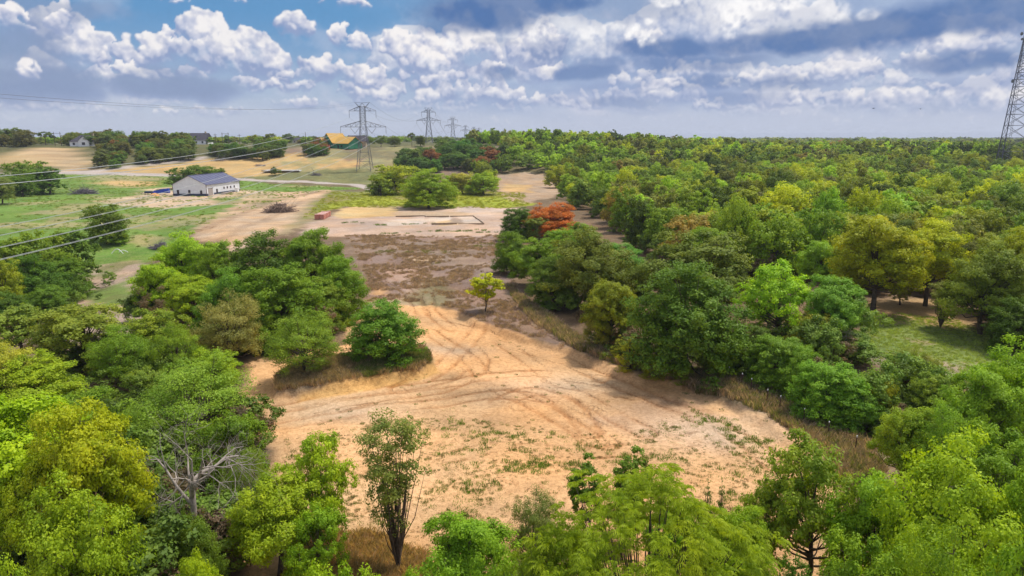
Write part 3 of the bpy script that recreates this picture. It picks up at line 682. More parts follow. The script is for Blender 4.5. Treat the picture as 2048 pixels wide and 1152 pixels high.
P['sap2'] = tree_proto('sapling', 67, base=.12, W=4., lobes=26, subs=8, leaves=6000, leaf=.21, lr=(.22, .36), sr=.45, shape='round', gap=.2, twigs=True, rt=.009, aspect=.7)
P['cone0'] = tree_proto('cone', 63, base=.02, W=5., lobes=44, subs=7, leaves=9000, leaf=.17, lr=(.22, .34), sr=.5, shape='cone', aspect=.45)
P['umb0'] = tree_proto('umbrella', 64, H=8, base=.45, W=10, lobes=26, subs=10, leaves=11000, leaf=.19, lr=(.16, .26), sr=.42, shape='umbrella', gap=.15, twigs=True)
P['shrub0'] = tree_proto('shrub', 65, H=3, W=3.6, base=0, lobes=14, subs=8, leaves=4200, leaf=.15, lr=(.26, .44), rt=.012)
P['shrub1'] = tree_proto('shrub', 66, H=3, W=3.2, base=0, lobes=12, subs=7, leaves=2600, leaf=.14, lr=(.26, .44), gap=.25, twigs=True, rt=.012, aspect=.4)
P['dead0'] = branch_proto('dead', 71, 10, 1.15, 5, droop=.3, r0=.17)
P['dead1'] = branch_proto('dead', 72, 8, 1.0, 4, droop=.1)
for i in range(5): P['mid%d' % i] = tree_proto('mid', 80 + i, base=[-.1, .02, -.12, .04, -.08][i], W=[9, 8, 8.5, 9.5, 7][i], lobes=36, subs=8, leaves=9000, leaf=.36, lr=(.26, .40), low=.8)
for i in range(2): P['mopen%d' % i] = tree_proto('mopen', 90 + i, base=.1, W=8.5, lobes=24, subs=7, leaves=5500, leaf=.34, lr=(.24, .36), gap=.2, twigs=True)
FAR = [tree_proto('farcrown', 100 + i, base=[.0, .05, 0, .0][i], W=[9, 8, 10, 7][i], lobes=18, subs=6, leaves=2200, leaf=.72, lr=(.32, .46), mat=LEAF_I) for i in range(4)]

# frond tree: long drooping compound leaves at the shoot tips
def frond_proto(seed, H=10., W=12.):
    r = np.random.default_rng(seed); pos, nrm, ax, var = [], [], [], []
    p0 = P['oak0']; cz = H * .52; pts = []
    for i in range(760):
        d = r.normal(size=3); d /= np.linalg.norm(d); d[2] = abs(d[2]) if r.random() < .8 else d[2] * .5
        lob = 1 + .12 * math.sin(d[0] * 7 + 1) * math.cos(d[1] * 6) + .10 * math.sin(d[2] * 9 + d[0] * 4)
        pts.append((np.array([d[0] * W / 2, d[1] * W / 2, d[2] * H * .48]) * r.uniform(.70, 1.0) * lob + np.array([0, 0, cz]), d))
    V, Fc, vv = [], [], []
    for c, d in pts:
        lv = r.uniform(.3, .8); nf = 9
        for k in range(nf):
            a = 2 * math.pi * k / nf + r.uniform(-.3, .3); L = r.uniform(.4, .72)
            h = np.array([math.cos(a), math.sin(a), 0]); o = d * .6 + h * .8; o[2] += .5; o /= np.linalg.norm(o)
            q = c.copy()
            for s in range(7):
                t = s / 7; o2 = o + np.array([0, 0, -1.35 * t]); o2 /= np.linalg.norm(o2); q = q + o2 * L / 7
                sd = np.cross(o2, [0, 0, 1.0]); sd /= np.linalg.norm(sd) + 1e-9
                for sg in (-1, 1):
                    b = len(V); ll = .17 * (1 - abs(t - .45)); tip = q + sd * sg * ll + o2 * .06 - np.array([0, 0, .07])
                    V += [q - o2 * .025, (q + tip) / 2 + o2 * .035, tip, (q + tip) / 2 - o2 * .035]; Fc += [b, b + 1, b + 2, b + 3]; vv.append(lv + .2 * t + r.normal(0, .08))
    me = mesh_np('frond_crown', np.array(V), Fc, 4); a = me.attributes.new('leafvar', 'FLOAT', 'FACE'); a.data.foreach_set('value', np.clip(vv, 0, 1).astype(np.float32)); me.materials.append(LEAF)
    tb = MB(); tb.tube([(0, 0, -.6), (0, 0, 1.5), (.2, .1, 3.2), (.1, .2, 6)], [.32, .24, .18, .08], 8)
    for c, d in pts[::4]:
        s0 = np.array([.1, .1, 1.8 + 2.6 * r.random()]); tb.tube([s0, (s0 * .5 + c * .5) - [0, 0, .3], c], [.09, .05, .015], 4, cap=False)
    tm = tb.mesh('frond_trunk', True); tm.materials.append(BARK)
    return dict(crown=me, trunk=tm, H=H, W=W)
P['frond'] = frond_proto(5)

_LG = (2.32, 2.08, 1.12)
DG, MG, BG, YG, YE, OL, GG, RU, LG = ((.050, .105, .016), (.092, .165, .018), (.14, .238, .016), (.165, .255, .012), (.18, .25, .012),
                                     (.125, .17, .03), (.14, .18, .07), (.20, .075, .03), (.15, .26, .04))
PLACED = []
def tree_at(x, y, z, H, W, proto, col, label, name='oak_tree', cat='tree', group=None, rz=None):
    p = P[proto]; e = empty(name, (x, y, z - .15), label, cat, rz if rz is not None else random.uniform(0, 6.28), group)
    e.scale = (W / p['W'], W / p['W'], H / p['H'])
    j = lambda c: tuple(max(.004, v * random.uniform(.92, 1.08)) for v in c)
    t = link('trunk', p['trunk'], e)
    if 'crown' in p:
        c = link('crown', p['crown'], e); c.color = (*(q * g for q, g in zip(j(col), _LG)), 1)
    for l in p.get('limbs', ()): link('limb', l, e)
    PLACED.append((x, y, W / 2)); return e
def tpx(cx, top, basey, wpx, proto, col, label, name='oak_tree', cat='tree', group=None, dx=0, rz=None):
    x, y, z = G(cx + dx, basey)
    fwd = y * math.cos(PITCH) + (CAM_H - z) * math.sin(PITCH)
    d = ray(cx, top); t = y / d[1]; zt = CAM_H + d[2] * t
    H = max(1.0, zt - z); W = wpx / F * fwd * 1.06
    tree_at(x, y, gz(x, y) if y < 120 else z, H, W, proto, col, label, name, cat, group, rz)

# ------------------------------------------------------------------ trees one by one (crown centre px, crown top px, foot px, crown width px)
T = [
 # left foreground
 (60, 762, 1125, 300, 'oak1', YG, 'broad yellow green oak with its forked trunk in view at the lower left corner'),
 (215, 782, 1175, 215, 'oak3', YE, 'golden topped oak with a dark crooked trunk beside the bleached dead tree'),
 (190, 930, 1300, 225, 'oak0', BG, 'bright green leafy oak low in front of the golden topped oak'),
 (560, 930, 1150, 190, 'oak2', BG, 'bright green oak right of the bleached dead tree, leaning trunk below'),
 (645, 838, 1085, 150, 'open1', BG, 'loose bright green tree with gaps at the edge of the weedy bare soil'),
 (395, 700, 905, 250, 'fine0', (.12, .19, .035), 'fine leaved pale green tree spreading behind the bleached dead tree'),
 (470, 800, 1010, 150, 'open0', MG, 'thin green tree between the dead tree and the dirt road'),
 (700, 1092, 1600, 190, 'oak2', BG, 'bright green tree tops cut by the bottom edge under the thin upright tree'),
 (430, 1068, 1420, 125, 'oak1', YG, 'small yellow green tree under the dead tree at the bottom edge'),
 (60, 1095, 1600, 170, 'oak0', BG, 'bright green treetop at the bottom left corner'),
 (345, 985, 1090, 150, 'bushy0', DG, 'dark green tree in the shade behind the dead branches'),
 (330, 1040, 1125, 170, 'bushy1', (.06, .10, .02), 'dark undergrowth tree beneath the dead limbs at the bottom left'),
 (10, 660, 850, 170, 'fine1', (.20, .22, .05), 'yellowish wispy tree at the left edge above the broad yellow green oak'),
 (70, 700, 850, 190, 'oak2', BG, 'light green round tree at the left above the yellow green oak'),
 (175, 770, 930, 190, 'open1', MG, 'open crowned green tree behind the golden topped oak'),
 (165, 585, 745, 210, 'open0', (.13, .17, .035), 'half bare olive tree with a twiggy dark stem on the sandy gap at left'),
 (250, 640, 770, 140, 'fine0', MG, 'green tree right of the half bare olive tree'),
 (325, 605, 735, 130, 'open1', (.12, .20, .025), 'light green tree between the olive tree and the grey leaved tree'),
 (360, 640, 770, 110, 'fine1', MG, 'small green tree in front of the grey leaved tree'),
 (465, 578, 735, 150, 'fine1', (.14, .175, .08), 'grey green feathery tree below the large left thicket'),
 (430, 690, 800, 120, 'oak2', BG, 'bright green small tree below the grey green feathery tree'),
 (40, 600, 720, 130, 'mopen1', (.12, .18, .04), 'brushy olive tree at the left edge by the sandy ground'),
 (290, 720, 850, 120, 'open0', (.10, .16, .03), 'low green tree left of the spreading pale green tree'),
 # trees by the graded soil
 (612, 632, 762, 150, 'fine0', (.10, .19, .03), 'rounded fine leaved tree at the left end of the grassy island'),
 (772, 602, 730, 160, 'bushy1', (.062, .14, .022), 'dense round green tree at the right end of the grassy island'),
 (795, 808, 1120, 150, 'vase0', (.10, .14, .045), 'thin upright many stemmed tree standing alone on the near bare soil'),
 (970, 528, 624, 62, 'sap3', (.23, .30, .012), 'small yellow tree alone in the brown field'),
 # mid-left thicket
 (375, 455, 600, 150, 'oak0', BG, 'bright green tree at the top left of the large thicket'),
 (330, 515, 640, 120, 'oak1', BG, 'bright light green tree at the left edge of the large thicket'),
 (450, 468, 625, 120, 'oak2', MG, 'green tree near the top middle of the large left thicket'),
 (540, 446, 620, 160, 'bushy0', DG, 'dark green tree forming the crest of the large left thicket'),
 (625, 450, 610, 130, 'oak3', MG, 'green tree at the upper right of the large left thicket'),
 (685, 492, 640, 115, 'bushy1', (.09, .18, .018), 'bright green tree at the right tip of the large left thicket'),
 (645, 545, 652, 130, 'bushy0', MG, 'lower green tree with reddish twigs at the right of the large left thicket'),
 (565, 505, 690, 180, 'bushy1', (.085, .16, .018), 'big round green tree at the front of the large left thicket'),
 (465, 525, 690, 140, 'oak0', (.075, .15, .018), 'green tree in the middle front of the large left thicket'),
 (395, 545, 660, 120, 'oak3', BG, 'sunlit green tree left of the front of the large thicket'),
 (520, 590, 700, 110, 'bushy1', DG, 'dark low tree at the foot of the large left thicket'),
 (615, 600, 672, 120, 'bushy0', MG, 'low green tree beside the fine leaved island tree'),
 # left thicket under the wires
 (40, 455, 590, 110, 'mid1', (.10, .16, .02), 'dark green tree under the wires at the far left'),
 (95, 440, 590, 120, 'mid0', MG, 'green tree under the power wires in the left thicket'),
 (150, 452, 575, 95, 'mid4', DG, 'dark tree at the right edge of the thicket under the wires'),
 (70, 500, 622, 120, 'bushy0', DG, 'dark green tree at the front of the thicket under the wires'),
 (125, 505, 600, 110, 'bushy1', (.06, .12, .018), 'dark round tree right front of the thicket under the wires'),
 (5, 505, 640, 100, 'oak2', (.14, .2, .02), 'yellowish green tree at the left edge below the wires'),
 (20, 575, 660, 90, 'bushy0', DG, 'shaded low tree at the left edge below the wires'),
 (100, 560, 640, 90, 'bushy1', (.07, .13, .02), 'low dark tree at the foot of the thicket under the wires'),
 (215, 394, 488, 82, 'mid0', (.07, .12, .02), 'dark green tree alone in the green pasture under the wires'),
 (230, 440, 487, 60, 'mid2', MG, 'low green tree joined to the tree alone in the pasture'),
 # left, further
 (60, 310, 388, 90, 'mid0', (.08, .14, .02), 'tall dark tree in the clump left of the pasture'),
 (100, 330, 388, 60, 'mid4', DG, 'dark tree at the right end of the clump left of the pasture'),
 (25, 335, 392, 70, 'mid2', (.07, .13, .03), 'green tree in the clump at the left edge'),
 (5, 350, 408, 60, 'mid3', (.09, .13, .06), 'grey green tree at the left edge below the clump'),
 (45, 345, 393, 60, 'mid1', DG, 'low dark tree in the middle of the clump left of the pasture'),
 (365, 328, 376, 66, 'mid2', (.055, .10, .02), 'dark tree hugging the back left of the white metal barn'),
 (408, 322, 374, 80, 'mid0', (.06, .11, .02), 'dark tree rising behind the barn roof'),
 (440, 334, 370, 44, 'mid4', (.06, .11, .02), 'dark tree behind the right end of the barn roof'),
 (551, 333, 351, 24, 'shrub0', (.06, .10, .02), 'small dark bush alone beside the pale slab'),
 (752, 371, 388, 24, 'shrub0', (.08, .15, .02), 'small bush at the end of the gravel road'),
 # centre group
 (792, 318, 388, 98, 'mid0', (.17, .23, .02), 'yellow green oak left behind the round pond-side tree', ),
 (762, 340, 391, 60, 'mid2', (.11, .18, .02), 'green tree at the left end of the centre grove'),
 (858, 330, 417, 112, 'bushy0', (.12, .20, .018), 'large round oak standing in front of the yellow grass'),
 (925, 338, 388, 60, 'mid1', (.18, .22, .06), 'pale flowering tree behind the large round oak'),
 (968, 342, 390, 66, 'mid3', (.15, .23, .03), 'pale green tree at the right end of the centre grove'),
 (945, 355, 388, 50, 'mid2', (.15, .22, .04), 'light green low tree in the centre grove'),
 (902, 350, 384, 40, 'mid4', DG, 'dark tree between the large round oak and the pale tree'),
 (1112, 321, 376, 52, 'mid0', (.15, .22, .012), 'round yellow green tree alone in the straw clearing'),
 (1220, 337, 384, 40, 'mid2', (.13, .21, .02), 'round green tree on a dark trunk behind the orange tree'),
 # right mid thicket
 (1105, 400, 478, 112, 'oak0', (.24, .092, .03), 'dead leaved orange tree in the green wood'),
 (1035, 405, 478, 70, 'bushy1', DG, 'dark tree left of the orange tree'),
 (1075, 425, 480, 60, 'mid1', (.10, .15, .04), 'grey green small tree in front of the orange tree'),
 (1120, 447, 520, 80, 'bushy1', (.10, .19, .025), 'light green tree hiding the foot of the orange tree'),
 (1160, 438, 510, 70, 'oak2', (.09, .16, .03), 'green tree touching the right side of the orange tree'),
 (1022, 455, 548, 80, 'bushy0', (.075, .15, .018), 'green tree at the field corner below the orange tree'),
 (1075, 468, 575, 110, 'oak2', MG, 'green tree leaning over the brown field edge'),
 (1110, 500, 612, 110, 'bushy1', (.07, .125, .022), 'dark green tree low against the brown field edge'),
 (1185, 448, 620, 190, 'oak0', (.08, .125, .025), 'broad dull green tree in the thicket right of the brown field'),
 (1240, 480, 590, 110, 'oak3', (.07, .16, .04), 'blue green tree behind the broad dull green tree'),
 (1390, 448, 640, 230, 'oak2', (.085, .125, .03), 'wide grey olive tree behind the huge dark tree'),
 (1365, 503, 748, 225, 'bushy0', (.06, .115, .022), 'huge dark green tree reaching the ground at the middle right'),
 (1222, 545, 700, 120, 'oak1', (.125, .18, .02), 'olive yellow tree left of the huge dark tree'),
 (1200, 600, 700, 70, 'fine1', (.13, .17, .03), 'small olive tree at the field edge left of the huge dark tree'),
 (1258, 660, 738, 70, 'cone0', (.155, .21, .014), 'small yellow green cedar at the foot of the huge dark tree'),
 (1310, 668, 752, 60, 'cone0', (.14, .20, .02), 'second small cedar in front of the huge dark tree'),
 (1360, 690, 758, 60, 'cone0', (.10, .17, .02), 'low green cedar at the right foot of the huge dark tree'),
 (1240, 660, 722, 56, 'cone0', (.15, .19, .03), 'leftmost small cedar beside the dry verge'),
 (1440, 650, 752, 90, 'bushy1', (.12, .19, .02), 'yellowish low tree right of the huge dark tree'),
 (1545, 510, 700, 165, 'open1', (.135, .27, .018), 'bright lime green tree with dark stems right of the huge dark tree'),
 (1500, 640, 750, 110, 'bushy0', DG, 'dark round tree under the lime green tree'),
 (1555, 655, 778, 130, 'bushy1', (.09, .17, .025), 'green tree beside the fence posts below the lime green tree'),
 (1660, 545, 705, 130, 'oak3', (.10, .20, .04), 'soft green tree between the lime green tree and the meadow'),
 (1610, 610, 720, 110, 'open0', (.17, .20, .03), 'olive gold tree in front of the soft green tree by the meadow'),
 (1600, 680, 800, 100, 'bushy0', (.09, .17, .025), 'green tree above the dry verge, behind the fence posts'),
 (1650, 705, 842, 150, 'bushy1', (.10, .21, .03), 'large rounded light green tree along the dark ditch'),
 (1700, 745, 858, 110, 'bushy0', (.09, .18, .03), 'green tree at the lower end of the dark ditch'),
 (1745, 740, 850, 80, 'fine1', (.20, .22, .02), 'yellow tinted tree beside the fallen grey branches'),
 (1800, 680, 790, 80, 'fine0', (.11, .16, .03), 'spindly green tree between ditch and meadow'),
 (1840, 700, 800, 80, 'fine1', (.12, .15, .03), 'thin olive tree in front of the pale meadow bank'),
 (1860, 735, 850, 90, 'open1', (.11, .18, .03), 'green tree under the pale meadow bank'),
 # right wood edge, large oaks
 (1745, 415, 628, 190, 'oak1', (.165, .22, .012), 'big spreading yellow olive oak above the meadow'),
 (1600, 418, 540, 110, 'mid1', (.115, .175, .018), 'dark limbed oak left of the big yellow olive oak'),
 (1850, 432, 612, 150, 'oak3', (.185, .24, .012), 'yellow green oak right of the big spreading oak'),
 (1960, 470, 668, 170, 'oak0', (.10, .15, .025), 'dark green oak overhanging the right side of the meadow'),
 (2040, 440, 660, 140, 'oak1', (.155, .21, .014), 'yellow green oak at the right edge above the meadow'),
 (2030, 580, 705, 110, 'bushy1', DG, 'dark tree at the right edge of the meadow'),
 (1700, 520, 612, 70, 'open0', (.13, .16, .03), 'small understory tree beneath the big spreading oak'),
 (1800, 540, 610, 60, 'open1', (.12, .16, .03), 'thin understory tree at the back of the meadow'),
 (1880, 560, 655, 60, 'vase0', (.12, .16, .05), 'slender twiggy tree at the right back of the meadow'),
 # right foreground
 (2020, 660, 930, 190, 'oak0', (.135, .24, .015), 'bright green tree at the right edge below the meadow'),
 (1940, 720, 960, 170, 'oak3', (.11, .20, .02), 'green tree in front of the pale bank at the right'),
 (1800, 790, 985, 130, 'oak1', (.12, .21, .022), 'green tree at the bottom end of the ditch'),
 (1860, 790, 1010, 130, 'fine0', (.11, .20, .025), 'fine leaved green tree behind the bright right foreground tree'),
 (1960, 830, 1150, 200, 'oak2', (.09, .17, .018), 'darker green tree right of the bright foreground tree'),
 (1870, 850, 1330, 290, 'oak0', (.15, .27, .018), 'large bright green foreground tree at the lower right'),
 (1730, 905, 1230, 190, 'oak3', (.11, .21, .02), 'green foreground tree left of the large bright one'),
 (2040, 900, 1350, 200, 'oak1', (.11, .21, .02), 'green tree at the right edge in the lower corner'),
 (1605, 825, 1170, 220, 'open1', (.12, .19, .025), 'see-through green tree with one dark trunk over the weedy soil'),
 (1690, 1010, 1450, 210, 'oak2', (.10, .19, .02), 'green treetop at the bottom right of centre'),
 (1850, 1040, 1600, 260, 'fine1', (.11, .20, .022), 'leafy green treetop along the bottom right edge'),
 (1980, 1060, 1600, 220, 'oak0', (.10, .20, .02), 'green treetop in the bottom right corner'),
 (1560, 1060, 1350, 120, 'bushy0', DG, 'dark shaded tree at the bottom beside the frond tree'),
 (1515, 915, 1130, 70, 'open0', (.09, .15, .02), 'small dark green tree left of the see-through tree'),
 (1460, 955, 1230, 150, 'oak1', (.12, .22, .018), 'bright green tree behind the frond leaved tree'),
 # foreground centre
 (1285, 968, 1500, 440, 'frond', (.105, .165, .010), 'huge yellow green tree with drooping frond leaves at the bottom centre'),
 (1115, 1050, 1500, 210, 'frond', (.09, .15, .012), 'left crown of drooping frond leaves at the bottom centre'),
 (930, 985, 1240, 215, 'oak3', (.10, .195, .018), 'mid green leafy tree left of the huge frond leaved tree'),
 (1010, 1030, 1420, 180, 'oak0', (.11, .20, .02), 'green leafy tree between the mid green tree and the frond leaved crowns'),
 (1400, 1010, 1420, 190, 'oak3', (.135, .225, .015), 'yellow green tree at the right shoulder of the huge frond leaved tree'),
 (1330, 955, 1180, 110, 'open1', (.10, .20, .02), 'green tree rising just behind the huge frond leaved tree'),
 (1490, 1080, 1500, 130, 'fine1', (.12, .21, .02), 'fine leaved treetop at the bottom right of the frond leaved tree'),
 (1780, 1010, 1450, 150, 'oak0', (.125, .225, .02), 'bright green treetop between the two lower right foreground trees'),
 (110, 880, 1180, 150, 'oak3', (.15, .25, .015), 'yellow green crown between the broad oak and the golden topped oak'),
 (640, 980, 1180, 130, 'open0', (.12, .21, .02), 'loose green tree below the gap edged tree by the bare soil'),
 (300, 800, 960, 130, 'fine1', (.11, .18, .03), 'feathery green tree left of the pale spreading tree'),
 (500, 880, 1060, 110, 'fine0', (.09, .16, .03), 'fine leaved dull green tree right of the dead limbs'),
 (400, 1005, 1230, 120, 'bushy1', (.07, .125, .02), 'dark leafy tree covering the trunk of the bleached dead tree'),
 (850, 1090, 1400, 120, 'oak2', (.12, .23, .02), 'bright green shoots at the bottom left of the mid green tree'),
 (1172, 862, 1065, 82, 'sap2', (.06, .115, .02), 'dark slender sapling above the frond leaved tree, on the left'),
 (1265, 848, 1065, 92, 'sap2', (.065, .12, .02), 'taller dark slender sapling above the frond leaved tree'),
 (1068, 948, 1120, 112, 'fine1', (.085, .12, .05), 'grey green shrubby tree left of the slender saplings'),
 (1352, 930, 1030, 24, 'cone0', (.05, .10, .02), 'leftmost narrow cedar behind the frond leaved tree'),
 (1378, 935, 1040, 30, 'cone0', (.05, .10, .02), 'narrow dark cedar in the middle of the cedar row'),
 (1412, 918, 1040, 34, 'cone0', (.05, .11, .02), 'tall narrow cedar in the cedar row behind the frond leaved tree'),
 (1440, 915, 1040, 32, 'cone0', (.055, .115, .02), 'rightmost narrow cedar behind the frond leaved tree'),
 # skyline
 (92, 262, 290, 42, 'umb0', (.06, .10, .03), 'tall round crowned tree on the left skyline'),
 (180, 268, 292, 30, 'mid1', (.06, .10, .03), 'tree behind the white gabled house'),
 (270, 268, 292, 36, 'umb0', (.07, .10, .03), 'skyline tree right of the white gabled house'),
 (312, 268, 292, 36, 'mid3', (.07, .10, .03), 'spreading skyline tree left of the dark roofed house'),
 (545, 266, 286, 30, 'umb0', (.08, .11, .03), 'flat crowned tree left of the long low house'),
 (578, 266, 286, 26, 'mid3', (.06, .10, .03), 'dark tree beside the long low house'),
 (630, 272, 286, 20, 'umb0', (.07, .10, .03), 'small skyline tree left of the green sheathed house'),
 (762, 270, 294, 22, 'mopen0', (.07, .10, .03), 'sparse tree right of the near pylon'),
 (790, 272, 293, 24, 'mid3', (.06, .09, .03), 'dark tree between the two nearest pylons'),
 (824, 264, 293, 22, 'umb0', (.07, .10, .03), 'tallest tree of the skyline row between the pylons'),
 (842, 267, 293, 22, 'mid1', (.06, .09, .03), 'round tree at the right end of the row between the pylons'),
 (1207, 264, 290, 34, 'umb0', (.09, .16, .02), 'flat topped green tree on the centre skyline'),
 (1272, 265, 288, 18, 'umb0', (.12, .13, .05), 'pale umbrella shaped tree on the centre skyline'),
 (1345, 271, 292, 20, 'mopen0', (.13, .07, .05), 'reddish tree on the centre skyline'),
 (1140, 275, 288, 32, 'mid3', (.14, .05, .035), 'red leaved tree on the skyline left of the flat topped tree'),
 (1172, 276, 288, 22, 'mid1', (.13, .055, .04), 'smaller red leaved tree on the centre skyline'),
 (1687, 277, 292, 26, 'mid3', (.16, .06, .035), 'red leaved tree on the right skyline'),
 (1622, 289, 306, 18, 'mid1', (.17, .07, .04), 'small red leaved tree inside the right wood'),
 (1965, 281, 296, 24, 'umb0', (.07, .10, .05), 'round tree left of the lattice mast on the skyline'),
 (2038, 276, 296, 22, 'umb0', (.06, .09, .05), 'dark tree behind the lattice mast'),
 (2028, 288, 312, 26, 'mid2', (.12, .13, .02), 'yellowish bush at the foot of the lattice mast'),
]
for t in T:
    nm = {'sap2': 'sapling', 'sap3': 'sapling', 'cone0': 'cedar_tree', 'frond': 'frond_leaved_tree', 'sap0': 'sapling', 'sap1': 'sapling', 'shrub0': 'bush'}.get(t[4], 'oak_tree' if t[4][:3] in ('oak', 'bus', 'mid') else 'elm_tree')
    tpx(*t[:6], t[6], name=nm, cat='bush' if nm == 'bush' else 'tree')
tpx(405, 775, 1150, 300, 'dead0', DG, 'bleached leafless dead tree with arching limbs at the lower left', 'dead_tree', 'dead tree', rz=2.2)
tpx(195, 650, 745, 60, 'dead1', DG, 'grey twiggy dead stem on the sandy ground at left', 'dead_tree', 'dead tree')
tpx(1660, 640, 720, 90, 'dead1', DG, 'pale dead tree with forked limbs left of the meadow', 'dead_tree', 'dead tree')

# ------------------------------------------------------------------ woods and hedges
CLEAR = [ZW[n] for n in ('leftgreen', 'soil', 'brownfield', 'pad', 'yellowgrass', 'graded', 'clearA', 'clearB', 'verge', 'meadow', 'meadowtop', 'beltorange', 'tower_green', 'slope', 'slope2', 'leftsoil', 'hillfield', 'island', 'padorange', 'barnyard')]
def blocked(x, y, m):
    X_, Y_ = np.array([x]), np.array([y])
    for p in CLEAR:
        if sdf(p, X_, Y_)[0] < m: return True
    for ln, w in ROADS:
        if ldist(ln, X_, Y_)[0] < w + m: return True
    return False
def inpoly(p, x, y): return sdf(p, np.array([x]), np.array([y]))[0] < 0
KEEP_OFF = []                                        # (x, y, radius) round masts and houses
def near(x, y, r):
    for (a, b, c) in PLACED:
        if (a - x) ** 2 + (b - y) ** 2 < (r + c * .55) ** 2: return True
    for (a, b, c) in KEEP_OFF:
        if (a - x) ** 2 + (b - y) ** 2 < (r + c) ** 2: return True
    return False
# hedges and small woods on the left slope
HED = [
 ([(185, 341), (255, 336), (330, 326), (400, 318), (400, 300), (300, 296), (200, 306), (150, 318)], 46, 7, (.075, .12, .03), 'green scrub tree in the belt above the dark road'),
 ([(430, 318), (470, 320), (560, 322), (600, 318), (660, 310), (655, 300), (560, 302), (480, 306), (400, 306)], 36, 6.5, (.055, .10, .02), 'dark scrub tree in the hedge below the long low house'),
 ([(-30, 300), (60, 298), (60, 290), (-30, 288)], 20, 10, (.06, .10, .03), 'dark tree on the left skyline slope'),
 ([(640, 296), (700, 300), (730, 298), (720, 293), (650, 292)], 7, 6, (.09, .14, .03), 'small green tree in front of the green sheathed house'),
 ([(800, 350), (880, 344), (990, 350), (1000, 330), (990, 310), (900, 306), (820, 325)], 40, 9, (.055, .11, .03), 'dark green tree in the wood behind the centre grove'),
 ([(140, 296), (420, 296), (420, 290), (140, 290)], 44, 8.5, (.07, .105, .035), 'dull tree on the rise below the far houses'),
]
NIND = 0
SIGHT = [(c_, w_, G(c_, b_)[1] + 14) for c_, b_, w_ in ((172, 292, 24), (401, 288, 22), (589, 286, 24), (683, 296, 34), (716, 293, 14), (265, 290, 14))]
for poly, n, hh, col, lab in HED:
    pw = WP(poly); lo, hi = pw.min(0), pw.max(0); k = 0; tries = 0
    while k < n and tries < 4000:
        tries += 1; x, y = rng.uniform(lo, hi)
        if not inpoly(pw, x, y): continue
        if y > 280 and any(abs((x / y) - (c_ - 1024) / F / 1.02) < w_ / F and y < ry for c_, w_, ry in SIGHT): continue
        if min([9e9] + [(a - x) ** 2 + (b - y) ** 2 for a, b, c in PLACED]) < (hh * .42) ** 2: continue
        s = random.uniform(.75, 1.25); c = tuple(v * random.uniform(.8, 1.3) for v in col)
        if random.random() < .05: c = (.13, .075, .045)
        ux = (x - lo[0]) / (hi[0] - lo[0]); pos_ = ('far left of it', 'left in it', 'mid way along', 'right in it', 'far right of it')[min(4, int(ux * 5))]
        tone = 'rusty' if c[0] > .15 else ('pale' if c[1] > col[1] * 1.08 else 'dark'); big_ = 'small' if s < .9 else ('tall' if s > 1.1 else 'middling')
        lab2 = big_ + ' ' + tone + ' ' + lab.split(' ', 1)[1].replace('green ', '') + ', ' + pos_
        tree_at(x, y, float(terrain(x, y)), hh * s, hh * s * random.uniform(1.0, 1.35), 'mid%d' % random.randrange(5), c, lab2, 'scrub_tree', 'tree', lab.replace('tree ', 'trees '))
        k += 1; NIND += 1
# the wood on the right: nearest trees one by one, the far part as one mass
tower_xy = (239.0, 335.0); KEEP_OFF.append((*tower_xy, 12.0))
HUES = [('olive', (.125, .175, .022)), ('yellow green', (.178, .235, .012)), ('dark green', (.065, .115, .022)), ('mid green', (.10, .175, .02)), ('light green', (.14, .24, .028)), ('dusty grey green', (.12, .15, .055)), ('brownish', (.14, .13, .045))]
cand = []
edge_l = np.array([(40, 150), (30, 130), (22, 118), (24, 95), (30, 78), (38, 62), (60, 45)])
def in_wood(x, y):
    if y < 52: return False
    if abs(x) > y * .82 + 18: return False
    xl = 20 if y > 118 else (24 if y > 90 else 40 - (y - 52) * .42 + 8)
    if y > 165: xl = 20 - (y - 165) * .12
    if y > 290: xl = -15 - (y - 290) * .1
    return x > xl + 3
ny_ = 26000
cy_ = 52 + 420 * rng.random(ny_); cx_ = -40 + (cy_ * .82 + 58) * rng.random(ny_)
bl = np.zeros(ny_, bool)
for q in CLEAR: bl |= sdf(q, cx_, cy_) < 2.6
for ln, w in ROADS: bl |= ldist(ln, cx_, cy_) < w + 2.6
for x, y in zip(cx_[~bl], cy_[~bl]):
    if not in_wood(x, y): continue
    r = 3.3 if y < 200 else 4.1
    if near(x, y, r * .8): continue
    if any((a - x) ** 2 + (b - y) ** 2 < (2 * r * .92) ** 2 for a, b in cand): continue
    cand.append((float(x), float(y)))
cand.sort(key=lambda p: math.hypot(*p))
N_ONE = 262 - NIND
far_pts = []
